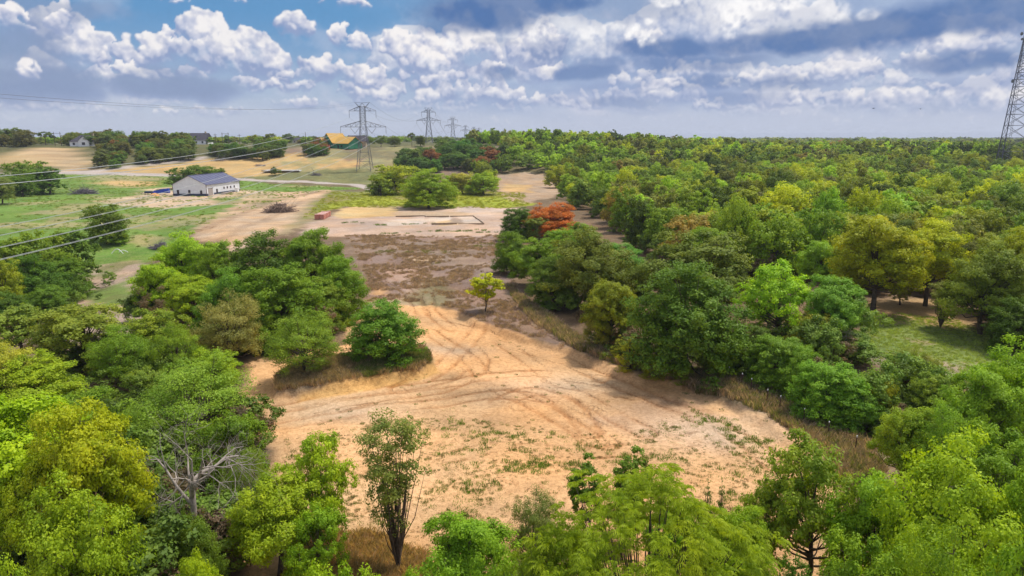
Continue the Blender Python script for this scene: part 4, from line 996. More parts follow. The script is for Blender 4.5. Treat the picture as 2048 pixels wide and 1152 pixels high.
for i, (x, y) in enumerate(cand):
    z = float(terrain(x, y)); d = math.hypot(x, y)
    patch = float(fbm(x, y, 30, 2, 40)); t = random.random() * .6 + patch * .8
    yel = sstep(30, 110, x) * (1 - sstep(170, 300, y))
    hi = random.choices(range(7), weights=[2 + 2 * yel, 1 + 5 * yel, 1.6, 2.5, 2.6, .8, .1])[0]
    hn, hc = HUES[hi]
    H = random.uniform(8.2, 12.4) * (1.0 if y > 90 else .85); W = random.uniform(6.6, 10.2)
    if math.hypot(x - tower_xy[0], y - tower_xy[1]) < 26: H *= .62; W *= .7
    if i < N_ONE:
        q_ = (x / y - .15) / .6; side = 'left border' if q_ < .15 else ('left part' if q_ < .4 else ('centre part' if q_ < .62 else ('right part' if q_ < .88 else 'right end')))
        band = 'front' if y < 95 else ('middle' if y < 140 else 'back')
        size = 'tall' if H > 10.2 else 'low'
        kk_ = random.choice((.68, .92, 1.05, 1.22)); hc = tuple(v * random.uniform(.95, 1.05) * kk_ for v in hc)
        wd = 'broad' if W > 8.4 else 'slim'
        tn = {.68: 'deep toned ', 1.22: 'bright '}.get(kk_, '')
        lab = f'{size} {wd} {tn}{hn} oak, {band} rows of the right wood, {side}'
        pr = ('oak%d' % random.randrange(4) if y < 95 else 'mid%d' % random.randrange(5)) if random.random() < .8 else ('open%d' % random.randrange(2) if y < 95 else 'mopen%d' % random.randrange(2))
        tree_at(x, y, z, H, W, pr, hc, lab, 'oak_tree', 'tree', f'{hn} oaks in the right-hand wood')
    else: far_pts.append((x, y, z, W / 8.2, H / 10, hc, 0 if y < 330 else 1))
print('individual wood trees', min(N_ONE, len(cand)), 'far', len(far_pts), 'hedge', NIND)
def far_fill():
    n = 0
    while n < 5200:
        y = 470 + 2600 * rng.random() ** 2.0; x = rng.uniform(-.85 * y, .85 * y)
        left = x < -.06 * y
        if left:
            if rng.random() < .55: continue
            if y < 520: continue
            if abs(x + 79) < 22: continue
        z = float(terrain(x, y)); k = 1 + (y - 470) / 1800
        H = rng.choice([rng.uniform(5.0, 8.5), rng.uniform(7, 11.5)], p=[.8, .2]) * (.8 if left else 1); hc = HUES[rng.choice(7, p=[.22, .18, .2, .22, .14, .03, .01])][1]
        f = 0.9; far_pts.append((x, y, z, rng.uniform(.8, 1.2) * k, H / 10 * (1 + (k - 1) * .2), tuple(v * f for v in hc), 1)); n += 1
far_fill()
def build_far():
    pts = np.array([(p[0], p[1], p[2] - .3) for p in far_pts])
    me = bpy.data.meshes.new('distant_woodland'); me.from_pydata([tuple(p) for p in pts], [], []); me.update()
    n = len(pts); ra = np.random.default_rng(3)
    a = me.attributes.new('scl', 'FLOAT_VECTOR', 'POINT'); a.data.foreach_set('vector', np.array([(p[3], p[3], p[4]) for p in far_pts], np.float32).ravel())
    a = me.attributes.new('rot', 'FLOAT_VECTOR', 'POINT'); a.data.foreach_set('vector', np.stack([np.zeros(n), np.zeros(n), ra.uniform(0, 6.28, n)], 1).astype(np.float32).ravel())
    a = me.attributes.new('kind_index', 'INT', 'POINT'); a.data.foreach_set('value', np.array([ra.integers(0, 5) if p[6] == 0 else ra.integers(5, 9) for p in far_pts], np.int32))
    a = me.attributes.new('tint', 'FLOAT_COLOR', 'POINT'); a.data.foreach_set('color', np.array([(*(v * g * kk for v, g in zip(p[5], _LG)), 1) for p, kk in zip(far_pts, ra.choice([.55, .8, 1.0, 1.15, 1.3], n) * ra.uniform(.9, 1.1, n))], np.float32).ravel())
    o = link('distant_woodland', me, None, None, kind='stuff', label='far green woodland covering the land up to the skyline', category='woodland')
    mids = []
    for i in range(5):
        q = P['mid%d' % i]['crown'].copy(); q.name = 'wood_crown'; q.materials.clear(); q.materials.append(LEAF_I); mids.append(dict(crown=q))
    inst_nodes(o, mids + FAR, 'crown')
def inst_nodes(o, protos, key):
    ng = bpy.data.node_groups.new(o.name + '_nodes', 'GeometryNodeTree')
    ng.interface.new_socket('Geometry', in_out='INPUT', socket_type='NodeSocketGeometry'); ng.interface.new_socket('Geometry', in_out='OUTPUT', socket_type='NodeSocketGeometry')
    N, L = ng.nodes, ng.links
    gi, go = N.new('NodeGroupInput'), N.new('NodeGroupOutput')
    insts = []; jn = N.new('GeometryNodeJoinGeometry')
    for i, p in enumerate(protos):
        po = bpy.data.objects.new('source_' + p[key].name, p[key])
        oi = N.new('GeometryNodeObjectInfo'); oi.inputs['Object'].default_value = po; oi.inputs['As Instance'].default_value = False
        g = N.new('GeometryNodeGeometryToInstance'); L.new(oi.outputs['Geometry'], g.inputs[0])
        insts.append(g)
    for g in reversed(insts): L.new(g.outputs[0], jn.inputs[0])
    def na(name, t):
        q = N.new('GeometryNodeInputNamedAttribute'); q.data_type = t; q.inputs['Name'].default_value = name; return q.outputs[0]
    ip = N.new('GeometryNodeInstanceOnPoints'); L.new(gi.outputs[0], ip.inputs['Points']); L.new(jn.outputs[0], ip.inputs['Instance'])
    ip.inputs['Pick Instance'].default_value = True; L.new(na('kind_index', 'INT'), ip.inputs['Instance Index'])
    L.new(na('rot', 'FLOAT_VECTOR'), ip.inputs['Rotation']); L.new(na('scl', 'FLOAT_VECTOR'), ip.inputs['Scale'])
    L.new(ip.outputs[0], go.inputs[0])
    md = o.modifiers.new('scatter', 'NODES'); md.node_group = ng
build_far()

# ------------------------------------------------------------------ buildings
M_WHITE = solid('white_metal_siding', (0.72, 0.73, 0.76), .45, .06, 1.0); M_NAVY = solid('navy_metal', (0.03, 0.045, 0.09), .5, .1)
M_ROOFM = solid('charcoal_metal_roof', (0.10, 0.10, 0.16), .4, .1, .6); M_SHING = solid('dark_shingles', (0.055, 0.05, 0.065), .9, .2, 2)
M_GLASS = solid('window_glass', (0.03, 0.035, 0.04), .1, .1); M_TRIM = solid('dark_trim', (0.10, 0.055, 0.06), .5, .1)
M_DOOR = solid('tan_roller_door', (0.36, 0.31, 0.28), .6, .1); M_OSB = solid('osb_board', (0.50, 0.30, 0.07), .85, .2, 2.5); M_OSBP = solid('pale_sheathing', (0.60, 0.43, 0.2), .85, .2, 2)
M_GSH = solid('green_sheathing', (0.03, 0.20, 0.10), .7, .2, 1.5); M_BRICK = solid('tan_brick', (0.42, 0.33, 0.22), .9, .2, 3); M_WWALL = solid('white_wall', (0.75, 0.74, 0.76), .7, .08)
M_TAN = solid('limestone_wall', (0.5, 0.45, 0.38), .9, .15, 3); M_STEEL = solid('galvanised_steel', (0.145, 0.145, 0.16), .55, .2, 3, metallic=.3); M_WIRE = solid('aluminium_wire', (0.42, 0.44, 0.44), .5, .1, metallic=.2)
M_WIRED = solid('weathered_wire', (0.16, 0.165, 0.18), .6, .1); M_PORC = solid('insulator_brown', (0.10, 0.08, 0.08), .4, .2); M_RED = solid('red_brick', (0.47, 0.16, 0.11), .9, .25, 6); M_REDT = solid('brick_wrap', (0.60, 0.36, 0.30), .7, .2, 3)
M_WOOD = solid('weathered_board', (0.30, 0.22, 0.15), .9, .25, 4); M_CONC = solid('pale_concrete', (0.52, 0.52, 0.52), .85, .1, 1); M_BLUE = solid('blue_tarp', (0.02, 0.06, 0.38), .5, .2, 2); M_MAR = solid('maroon_steel', (0.17, 0.055, 0.085), .5, .25, 4)
M_YEL = solid('yellow_marker', (0.62, 0.36, 0.02), .5, .1); M_POLE = solid('creosote_pole', (0.12, 0.09, 0.07), .9, .2); M_MAST = solid('dark_mast_steel', (0.075, 0.075, 0.10), .5, .25, 2, metallic=.2); M_WHT = solid('white_plastic', (0.78, 0.78, 0.78), .5, .05)
M_TYRE = solid('black_rubber', (0.02, 0.02, 0.02), .8, .1); M_ODIRT = solid('orange_dirt', (0.62, 0.30, 0.09), .95, .25, 3); M_RPOST = solid('rusty_post', (0.10, 0.05, 0.04), .8, .3)

def gable_building(name, px_l, px_n, px_r, eave, ridge, label, category, wall_m, roof_m, base_m=None, over=.35, long_roof='y'):
    """gable front from px_l to px_n, long side from px_n to px_r"""
    a, b, c = (np.array(G(*p)) for p in (px_l, px_n, px_r)); w = np.linalg.norm((b - a)[:2]); L = np.linalg.norm((c - b)[:2])
    ang = math.atan2(b[1] - a[1], b[0] - a[0]); z = min(a[2], b[2]) - .1
    e = empty(name, (a[0], a[1], z), label, category, ang)
    return e, w, L
def wall_with_gable(e, w, y, eave, ridge, mat, nm='gable_wall', t=.15):
    MB().poly([(0, y, -.3), (w, y, -.3), (w, y, eave), (w / 2, y, ridge), (0, y, eave), (0, y + t, -.3), (w, y + t, -.3), (w, y + t, eave), (w / 2, y + t, ridge), (0, y + t, eave)],
              [(0, 1, 2, 3, 4), (9, 8, 7, 6, 5), (0, 5, 6, 1), (1, 6, 7, 2), (2, 7, 8, 3), (3, 8, 9, 4), (4, 9, 5, 0)]).obj(nm, mat, e)
def roof_slope(e, w, L, eave, ridge, side, mat, over=.35, th=.14, nm='roof_slope', ribs=True):
    s = -1 if side == 0 else 1; x0 = -over if side == 0 else w + over; xr = w / 2
    sl = (ridge - eave) / (w / 2); ze = eave - over * sl
    MB().poly([(x0, -over, ze + .02), (xr, -over, ridge + .02), (xr, L + over, ridge + .02), (x0, L + over, ze + .02), (x0, -over, ze + th), (xr, -over, ridge + th), (xr, L + over, ridge + th), (x0, L + over, ze + th)],
              [(0, 1, 2, 3), (7, 6, 5, 4), (0, 4, 5, 1), (1, 5, 6, 2), (2, 6, 7, 3), (3, 7, 4, 0)]).obj(nm, mat, e)
    if ribs:
        for k in range(int(L / .9) + 1):
            y = k * .9; r = MB(); r.poly([(x0, y, ze + th), (xr, y, ridge + th), (xr, y + .06, ridge + th), (x0, y + .06, ze + th), (x0, y, ze + th + .05), (xr, y, ridge + th + .05), (xr, y + .06, ridge + th + .05), (x0, y + .06, ze + th + .05)], [(4, 5, 6, 7), (0, 1, 5, 4), (3, 7, 6, 2)])
            if k % 3 == 0: r.obj('roof_rib', mat, e)
def window(e, c, wd, ht, axis, out=-1, pane=M_GLASS, frame=M_TRIM):
    """axis 'x': window lies in a wall running along x at y=c[1]; 'y': wall along y at x=c[0]"""
    f = MB(); t = .09; o = .06 * out
    def bx(u0, u1, z0, z1, mb, d0, d1):
        if axis == 'x': mb.box((c[0] + u0, min(c[1] + d0, c[1] + d1), c[2] + z0), (c[0] + u1, max(c[1] + d0, c[1] + d1), c[2] + z1))
        else: mb.box((min(c[0] + d0, c[0] + d1), c[1] + u0, c[2] + z0), (max(c[0] + d0, c[0] + d1), c[1] + u1, c[2] + z1))
    for (u0, u1, z0, z1) in ((-wd / 2, wd / 2, 0, t), (-wd / 2, wd / 2, ht - t, ht), (-wd / 2, -wd / 2 + t, t, ht - t), (wd / 2 - t, wd / 2, t, ht - t), (-wd / 2 + t, wd / 2 - t, ht / 2 - t / 2, ht / 2 + t / 2)): bx(u0, u1, z0, z1, f, .01 * out, .07 * out)
    w = f.obj('window', frame, e); p = MB(); bx(-wd / 2 + t, wd / 2 - t, t, ht - t, p, .005 * out, .035 * out); p.obj('pane', pane, w)

def barn():
    e, w, L = gable_building('metal_barn', (347, 391.5), (414, 392.5), (474, 381.5), 0, 0, 'white metal barn with charcoal roof and navy wainscot beside the gravel road', 'barn', 0, 0)
    L = min(L, 25); ev, rd = 4.2, 7.3
    wall_with_gable(e, w, 0, ev, rd, M_WHITE); wall_with_gable(e, w, L - .15, ev, rd, M_WHITE)
    MB().box((w - .15, .15, -.3), (w, L - .15, ev)).obj('side_wall', M_WHITE, e); MB().box((0, .15, -.3), (.15, L - .15, ev)).obj('side_wall', M_WHITE, e)
    MB().box((-.04, -.05, -.35), (w + .04, -.003, .95)).obj('wainscot', M_NAVY, e)
    MB().box((w + .003, 0, -.35), (w + .05, 1.0, .95)).obj('wainscot', M_NAVY, e); MB().box((w + .003, 5.0, -.35), (w + .05, L, .95)).obj('wainscot', M_NAVY, e)
    for s in (0, 1): roof_slope(e, w, L, ev, rd, s, M_ROOFM)
    MB().box((w / 2 - .25, -.36, rd + .12), (w / 2 + .25, L + .36, rd + .2)).obj('ridge_cap', M_ROOFM, e)
    for (x, y) in ((-.06, -.06), (w - .09, -.06), (w - .09, L - .09)): MB().box((x, y, -.3), (x + .15, y + .15, ev)).obj('corner_trim', M_TRIM, e)
    for x in (.15, .49, .84): window(e, (w * x, -.05, .95), .8, 1.35, 'x')
    MB().box((w + .004, 1.2, -.3), (w + .07, 4.3, 2.7)).obj('roller_door', M_DOOR, e); MB().box((w + .004, 1.0, 2.72), (w + .1, 4.5, 2.9)).obj('door_header', M_TRIM, e)
    window(e, (w + .05, 7.2, .95), 1.0, 1.3, 'y', 1)
    for y in (12.5, 15, 17.6, 20.4): window(e, (w + .05, y, 1.9), .8, .8, 'y', 1)
    MB().box((w + .02, L - 3.6, -.3), (w + .09, L - 2.4, 1.9)).obj('walk_door', M_WHT, e)
    # things in the yard
    p = e.matrix_basis if False else None
    ca, sa = math.cos(e.rotation_euler[2]), math.sin(e.rotation_euler[2])
    W_ = lambda x, y: (e.location[0] + x * ca - y * sa, e.location[1] + x * sa + y * ca)
    tx, ty = W_(-7.5, 2.5); tz = float(terrain(tx, ty)); t = empty('utility_trailer', (tx, ty, tz), 'long low flatbed trailer loaded under blue tarp left of the white barn', 'trailer', e.rotation_euler[2] + .25)
    MB().box((-4.5, -1.1, .55), (4.0, 1.1, .72)).obj('deck', M_NAVY, t)
    for sx in (-1.6, -.7):
        for sy in (-1.2, 1.0): MB().tube([(sx, sy, .38), (sx, sy + .2, .38)], .38, 10).obj('wheel', M_TYRE, t)
    MB().tube([(-4.5, 0, .6), (-5.8, 0, .55)], .08, 5).obj('drawbar', M_NAVY, t)
    MB().poly([(-1.5, -1.1, .72), (4.1, -1.1, .72), (4.1, 1.1, .72), (-1.5, 1.1, .72), (-1.0, -.8, 1.5), (1.2, -.95, 1.9), (3.9, -.8, 2.2), (3.9, .8, 2.2), (1.2, .9, 1.8), (-1.0, .8, 1.5)],
              [(0, 1, 6, 5, 4), (3, 9, 8, 7, 2), (0, 4, 9, 3), (1, 2, 7, 6), (4, 5, 8, 9), (5, 6, 7, 8)]).obj('tarp', M_BLUE, t)
    MB().box((-4.3, -.9, .72), (-1.9, .9, 1.25)).obj('cargo', M_NAVY, t)
    px_, py_ = W_(-5.5, -2.5); mb = MB(); r = np.random.default_rng(4); ring = [(math.cos(a) * (1.8 + r.uniform(-.3, .3)), math.sin(a) * (1.1 + r.uniform(-.2, .2)), -.1) for a in np.linspace(0, 6.28, 13)[:-1]]
    mid = [(x * .5, y * .5, .7 + r.uniform(-.1, .1)) for x, y, _ in ring]; mb.poly(ring + mid + [(0, 0, 1.0)], [(i, (i + 1) % 12, 12 + (i + 1) % 12, 12 + i) for i in range(12)] + [(12 + i, 12 + (i + 1) % 12, 24) for i in range(12)])
    o = mb.obj('dirt_pile', M_ODIRT, None, True, label='small orange dirt pile in front of the tarped trailer', category='dirt pile'); o.location = (px_, py_, float(terrain(px_, py_)))
    bx_, by_ = W_(w + 2.2, 10); t = empty('lumber_stack', (bx_, by_, float(terrain(bx_, by_))), 'stack of long grey boards along the right wall of the barn', 'lumber stack', e.rotation_euler[2] + 1.57)
    for i in range(3):
        for j in range(4): MB().box((-3.5 + .2 * i + .1 * (j % 2), -.5 + j * .26, .1 + i * .17), (3.2 + .15 * j, -.5 + j * .26 + .23, .1 + i * .17 + .13)).obj('board', M_WOOD, t)
    qx, qy = W_(w + 2.0, 18.5); t = empty('white_crate', (qx, qy, float(terrain(qx, qy))), 'white boxy crate standing near the far corner of the barn', 'crate', e.rotation_euler[2])
    MB().box((-.6, -.6, 0), (.6, .6, 1.5)).obj('crate_body', M_WHT, t); MB().box((-.65, -.65, 1.503), (.65, .65, 1.6)).obj('lid', M_WHT, t)
barn()

def simple_house(name, cx, basey, wpx, depth, eave, ridge, rot, label, wall, roof, hip=False, dorm=False, chim=True, ext=()):
    x, y, z = G(cx, basey); w = wpx / F * y
    e = empty(name, (x, y, z - .3), label, 'house', rot)
    o = MB(); o.box((-w / 2, -depth / 2, 0), (w / 2, depth / 2, eave)).obj('wall', wall, e)
    ov = .5; rl = w / 2 - (depth / 2 * .9 if hip else -ov); W2, D2 = w / 2 + ov, depth / 2 + ov; z0 = eave + .02
    r = MB().poly([(-W2, -D2, z0), (W2, -D2, z0), (W2, D2, z0), (-W2, D2, z0), (-rl, 0, ridge), (rl, 0, ridge)], [(0, 1, 5, 4), (2, 3, 4, 5), (1, 2, 5), (3, 0, 4), (3, 2, 1, 0)]).obj('roof', roof, e)
    if chim: MB().box((w * .3, -.4, eave), (w * .3 + 1.0, .6, ridge + 1.1)).obj('chimney', M_BRICK, e)
    n = max(2, int(w / 4))
    for k in range(n): window(e, (-w / 2 + w * (k + .5) / n, -depth / 2, .9), 1.2, 1.5, 'x')
    if dorm:                                          # projecting front gable
        gw = 6.0; gx = w * .12; f = -depth / 2
        MB().poly([(gx - gw / 2, f - 2, 0), (gx + gw / 2, f - 2, 0), (gx + gw / 2, f - 2, eave + .6), (gx, f - 2, ridge - .8), (gx - gw / 2, f - 2, eave + .6), (gx - gw / 2, f - .01, 0), (gx + gw / 2, f - .01, 0), (gx + gw / 2, f - .01, eave + .6), (gx, f - .01, ridge - .8), (gx - gw / 2, f - .01, eave + .6)],
                  [(0, 1, 2, 3, 4), (5, 0, 4, 9), (1, 6, 7, 2)]).obj('front_gable', wall, e)
        MB().poly([(gx - gw / 2 - .4, f - 2.4, eave + .3), (gx, f - 2.4, ridge - .5), (gx, 0, ridge - .5), (gx - gw / 2 - .4, 0, eave + .3)], [(0, 1, 2, 3)]).poly([(gx + gw / 2 + .4, f - 2.4, eave + .3), (gx, f - 2.4, ridge - .5), (gx, 0, ridge - .5), (gx + gw / 2 + .4, 0, eave + .3)], [(3, 2, 1, 0)]).obj('gable_roof', roof, e)
        window(e, (gx, f - 2, 1.0), 1.8, 1.6, 'x')
    KEEP_OFF.append((x, y, w * .6)); return e, w
simple_house('gabled_house', 172, 292, 44, 10, 2.8, 6.8, .15, 'white gabled house with steep dark roof on the left skyline', M_WWALL, M_SHING, hip=True, dorm=True)
simple_house('hip_roof_house', 265, 290, 26, 11, 3.0, 6.5, 0, 'dark hip roofed house partly behind trees, right of the white gabled house', M_TAN, M_SHING, hip=True, chim=False)
simple_house('steep_roof_house', 401, 288, 36, 12, 3.0, 8.4, -.05, 'house with tall dark roof and white end wall above the barn', M_WWALL, M_SHING, hip=False)
simple_house('long_house', 589, 286, 46, 12, 3.0, 5.8, 0, 'long low dark roofed house on the skyline left of the green sheathed house', M_TAN, M_SHING, hip=True, chim=False)
simple_house('dark_roof_house', 60, 283, 30, 10, 2.8, 5.6, 0, 'dark roofed house half hidden at the far left skyline', M_TAN, M_SHING, hip=True, chim=False)
e, w = simple_house('tan_house', 716, 293, 34, 12, 3.4, 7.2, .1, 'tan house with dark roof behind the near pylon', M_BRICK, M_SHING, hip=False, chim=False)

def green_house():
    x, y, z = G(683, 296); e = empty('unfinished_house', (x, y, z - .4), 'unfinished house with green sheathing and orange board roof on the hill', 'house', -.62)
    k = y / F                                         # metres per pixel there
    def wing(x0, x1, y0, y1, ev, rd, ridge_along, nm=''):
        MB().box((x0, y0, 0), (x1, y1, ev)).obj('sheathed_wall', M_GSH, e); ov = .6
        if ridge_along == 'x':
            ym = (y0 + y1) / 2
            for s, yy in ((0, y0 - ov), (1, y1 + ov)):
                MB().poly([(x0 - ov, yy, ev - .2), (x1 + ov, yy, ev - .2), (x1 + ov, ym, rd), (x0 - ov, ym, rd), (x0 - ov, yy, ev), (x1 + ov, yy, ev), (x1 + ov, ym, rd + .2), (x0 - ov, ym, rd + .2)], [(0, 3, 2, 1), (4, 5, 6, 7), (0, 1, 5, 4), (0, 4, 7, 3), (1, 2, 6, 5)]).obj('roof_slope', M_OSB, e)
            for xx in (x0, x1): MB().poly([(xx, y0, ev), (xx, y1, ev), (xx, ym, rd)], [(0, 1, 2)]).obj('gable', M_GSH, e)
        else:
            xm = (x0 + x1) / 2
            for s, xx in ((0, x0 - ov), (1, x1 + ov)):
                MB().poly([(xx, y0 - ov, ev - .2), (xx, y1 + ov, ev - .2), (xm, y1 + ov, rd), (xm, y0 - ov, rd), (xx, y0 - ov, ev), (xx, y1 + ov, ev), (xm, y1 + ov, rd + .2), (xm, y0 - ov, rd + .2)], [(0, 3, 2, 1), (4, 5, 6, 7), (0, 1, 5, 4), (0, 4, 7, 3), (1, 2, 6, 5)]).obj('roof_slope', M_OSB, e)
            for yy in (y0, y1): MB().poly([(x0, yy, ev), (x1, yy, ev), (xm, yy, rd)], [(0, 1, 2)]).obj('gable', M_GSH, e)
    wing(-11.5, -2.5, -5, 7, 3.6, 9.2, 'y'); wing(-12.5, -6.5, -8, -5.01, 3.2, 6.6, 'y'); wing(-2.49, 11, -4, 7, 3.2, 7.0, 'x')
    MB().box((1.0, -4.06, 0), (2.4, -4.01, 2.3)).obj('door_opening', M_GLASS, e); MB().box((4.0, -4.06, .9), (5.6, -4.01, 2.2)).obj('window_opening', M_GLASS, e)
    KEEP_OFF.append((x, y, 14))
    sx, sy, sz = G(655, 297); s = empty('red_container', (sx, sy, sz - .1), 'small red container at the left end of the unfinished house', 'container', .2)
    MB().box((-1.6, -1.2, 0), (1.6, 1.2, 2.4)).obj('container_body', solid('red_paint', (.45, .08, .05), .5), s); MB().box((-1.5, -1.26, .1), (0, -1.203, 2.3)).obj('container_door', M_RED, s)
green_house()

# ------------------------------------------------------------------ pylons and lines
def beam(mb, a, b, r): mb.tube([a, b], r, 4, cap=False)
def lattice(mb, z0, z1, w0, w1, n, r, legs=True):
    cs = lambda z: [(sx * .5 * (w0 + (w1 - w0) * (z - z0) / (z1 - z0)), sy * .5 * (w0 + (w1 - w0) * (z - z0) / (z1 - z0)), z) for sx, sy in ((-1, -1), (1, -1), (1, 1), (-1, 1))]
    t = np.linspace(0, 1, n + 1); t = 1 - (1 - t) ** 1.0; zs = z0 + (z1 - z0) * t
    for i in range(n):
        A, B = cs(zs[i]), cs(zs[i + 1])
        for k in range(4): beam(mb, A[k], B[(k + 1) % 4], r); beam(mb, A[(k + 1) % 4], B[k], r); beam(mb, B[k], B[(k + 1) % 4], r)
def pylon_meshes(rk=1.0):
    q = {}
    q['legs'] = []
    for sx, sy in ((-1, -1), (1, -1), (1, 1), (-1, 1)):
        mb = MB(); mb.tube([(sx * 3.7, sy * 3.7, -.5), (sx * 1.3, sy * 1.3, 24.5), (sx * 1.25, sy * 1.25, 34)], [.16 * rk, .13 * rk, .11 * rk], 4); q['legs'].append(mb.mesh('leg'))
    mb = MB(); lattice(mb, 0, 24.5, 7.4, 2.6, 5, .06 * rk); lattice(mb, 24.5, 34, 2.6, 2.5, 5, .05 * rk); q['bracing'] = mb.mesh('bracing')
    q['arms'] = []
    for s in (-1, 1):
        mb = MB()
        for yy in (-1.2, 1.2):
            beam(mb, (s * 1.25, yy, 26.3), (s * 11.6, 0, 23.4), .10 * rk); beam(mb, (s * 1.25, yy, 23.2), (s * 11.6, 0, 23.2), .10 * rk)
            for k in (.25, .5, .75):
                x = 1.25 + 10.35 * k; zt = 26.3 - 2.9 * k; yk = yy * (1 - k); beam(mb, (s * x, yk, 23.2), (s * x, yk, zt), .06 * rk); beam(mb, (s * x, yk, 23.2), (s * (x - 2.5), yy * (1 - k + .25), zt + .7), .05 * rk)
        q['arms'].append(mb.mesh('lower_crossarm')); mb = MB()
        for yy in (-1.2, 1.2):
            beam(mb, (s * 1.25, yy, 34), (s * 6.8, 0, 31.8), .09 * rk); beam(mb, (s * 1.25, yy, 31.6), (s * 6.8, 0, 31.6), .09 * rk)
            beam(mb, (s * 4, yy * .5, 31.6), (s * 4, yy * .5, 32.9), .05 * rk); beam(mb, (s * 4, yy * .5, 31.6), (s * 1.25, yy, 34), .05 * rk)
        q['arms'].append(mb.mesh('upper_crossarm')); mb = MB()
        for yy in (-1.2, 1.2): beam(mb, (s * 1.25, yy, 33.2), (s * 3.8, 0, 36.1), .09 * rk); beam(mb, (0, yy * .3, 35.8), (s * 3.8, 0, 36.1), .06 * rk); beam(mb, (s * 1.25, yy, 34), (0, yy * .3, 35.8), .06 * rk)
        q['arms'].append(mb.mesh('peak_horn'))
    q['ins'] = []
    for s in (-1, 1):
        for (x, z0, z1) in ((11.6, 23.2, 19.8), (6.8, 31.6, 28.1)):
            mb = MB(); n = 14; mb.tube([(s * x, 0, z0 - (z0 - z1) * k / n) for k in range(n + 1)], [(.13 if k % 2 else .06) * rk for k in range(n + 1)], 6); q['ins'].append(mb.mesh('insulator'))
        for dx in (-2.3, 2.3):
            mb = MB(); n = 14; mb.tube([(s * 4.3 + dx * (1 - k / n), 0, 22.9 - 3.1 * k / n) for k in range(n + 1)], [(.12 if k % 2 else .06) * rk for k in range(n + 1)], 6); q['ins'].append(mb.mesh('insulator'))
    for me in q['legs'] + q['arms'] + [q['bracing']]: me.materials.append(M_STEEL)
    for me in q['ins']: me.materials.append(M_PORC)
    return q
PYQ = pylon_meshes(1.0); PYF = pylon_meshes(1.5); PYV = pylon_meshes(2.4)
PZ = 0.945
def pylon(x, y, z, q, label, group='steel lattice pylons', full=True):
    e = empty('pylon', (x, y, z), label, 'pylon', 0, group); e.scale = (1, 1, PZ)
    for m in q['legs']: link('leg', m, e)
    link('bracing', q['bracing'], e, None, kind='stuff')
    for m in q['arms']: link(m.name.split('.')[0], m, e)
    for m in q['ins']: link('insulator', m, e)
    return e
x1, y1, z1 = G(730, 341); x1 = -76.0
TW = [(x1, y1, z1)]
pylon(*TW[0], PYQ, 'nearest and tallest looking steel pylon, legs standing on the slope')
for cx, top, d, lab in ((865, 216, 690, 'second steel pylon along the line, above the trees'), (911, 238, 985, 'third steel pylon along the line, half as tall looking as the second')):
    x = (cx - 1024) / F * d * 1.02; TW.append((x, d, float(terrain(x, d)))); pylon(*TW[-1], PYF, lab)
for cx, d, lab in ((935, 1650, 'leftmost of the three tiny far pylons'), (951, 1850, 'middle one of the three tiny far pylons'), (961, 2000, 'rightmost of the three tiny far pylons')):
    x = (cx - 1024) / F * d * 1.02; pylon(x, d, float(terrain(x, d)), PYV, lab)
def wire(a, b, sag, r, label, mat, group, n=60):
    pts = []
    for k in range(n + 1):
        s = k / n; pts.append((a[0] + (b[0] - a[0]) * s, a[1] + (b[1] - a[1]) * s, a[2] + (b[2] - a[2]) * s - 4 * sag * s * (1 - s)))
    mb = MB(); mb.tube(pts, r, 4, cap=False); o = mb.obj('power_line', mat, None, True); o['label'] = label; o['category'] = 'power line'; o['group'] = group
att = [(-11.6, 19.8, 'outer left'), (-4.3, 19.8, 'inner left'), (4.3, 19.8, 'inner right'), (11.6, 19.8, 'outer right')]
near0 = (x1, y1 - 536, z1)
for dx, dz, nm in att:
    for k, s in enumerate((-.24, .24)):
        wire((TW[0][0] + dx + s, TW[0][1], TW[0][2] + dz * PZ), (near0[0] + dx + s, near0[1], near0[2] + dz * PZ), 17.6, .028, f'{"left" if k == 0 else "right"} wire of the {nm} lower pair left of the nearest pylon', M_WIRE, 'lower wires at the left')
for dx, nm in ((-6.8, 'left'), (6.8, 'right')):
    for k, s in enumerate((-.24, .24)):
        wire((TW[0][0] + dx + s, TW[0][1], TW[0][2] + 28.1 * PZ), (near0[0] + dx + s, near0[1], near0[2] + 28.1 * PZ), 16.6, .028, f'{"left" if k == 0 else "right"} wire of the {nm} upper pair left of the nearest pylon', M_WIRE, 'upper wires at the left')
for dx, nm in ((-3.8, 'upper'), (3.8, 'lower')):
    wire((TW[0][0] + dx, TW[0][1], TW[0][2] + 36.1 * PZ), (near0[0] + dx, near0[1], near0[2] + 36.1 * PZ), 12.0, .022, f'thin {nm} sky wire running to the top of the nearest pylon', M_WIRED, 'sky wires')
for i in range(2):
    A, B = TW[i], TW[i + 1]; wh = ('nearest and second', 'second and third')[i]
    for dx, dz, nm in att + [(-6.8, 28.1, 'upper left'), (6.8, 28.1, 'upper right'), (-3.8, 36.1, 'left sky'), (3.8, 36.1, 'right sky')]:
        wire((A[0] + dx, A[1], A[2] + dz * PZ), (B[0] + dx, B[1], B[2] + dz * PZ), 15 if dz < 36 else 11, .045 * (i + 1), f'{nm} wire between the {wh} pylon', M_WIRED, f'wires between the {wh} pylon')

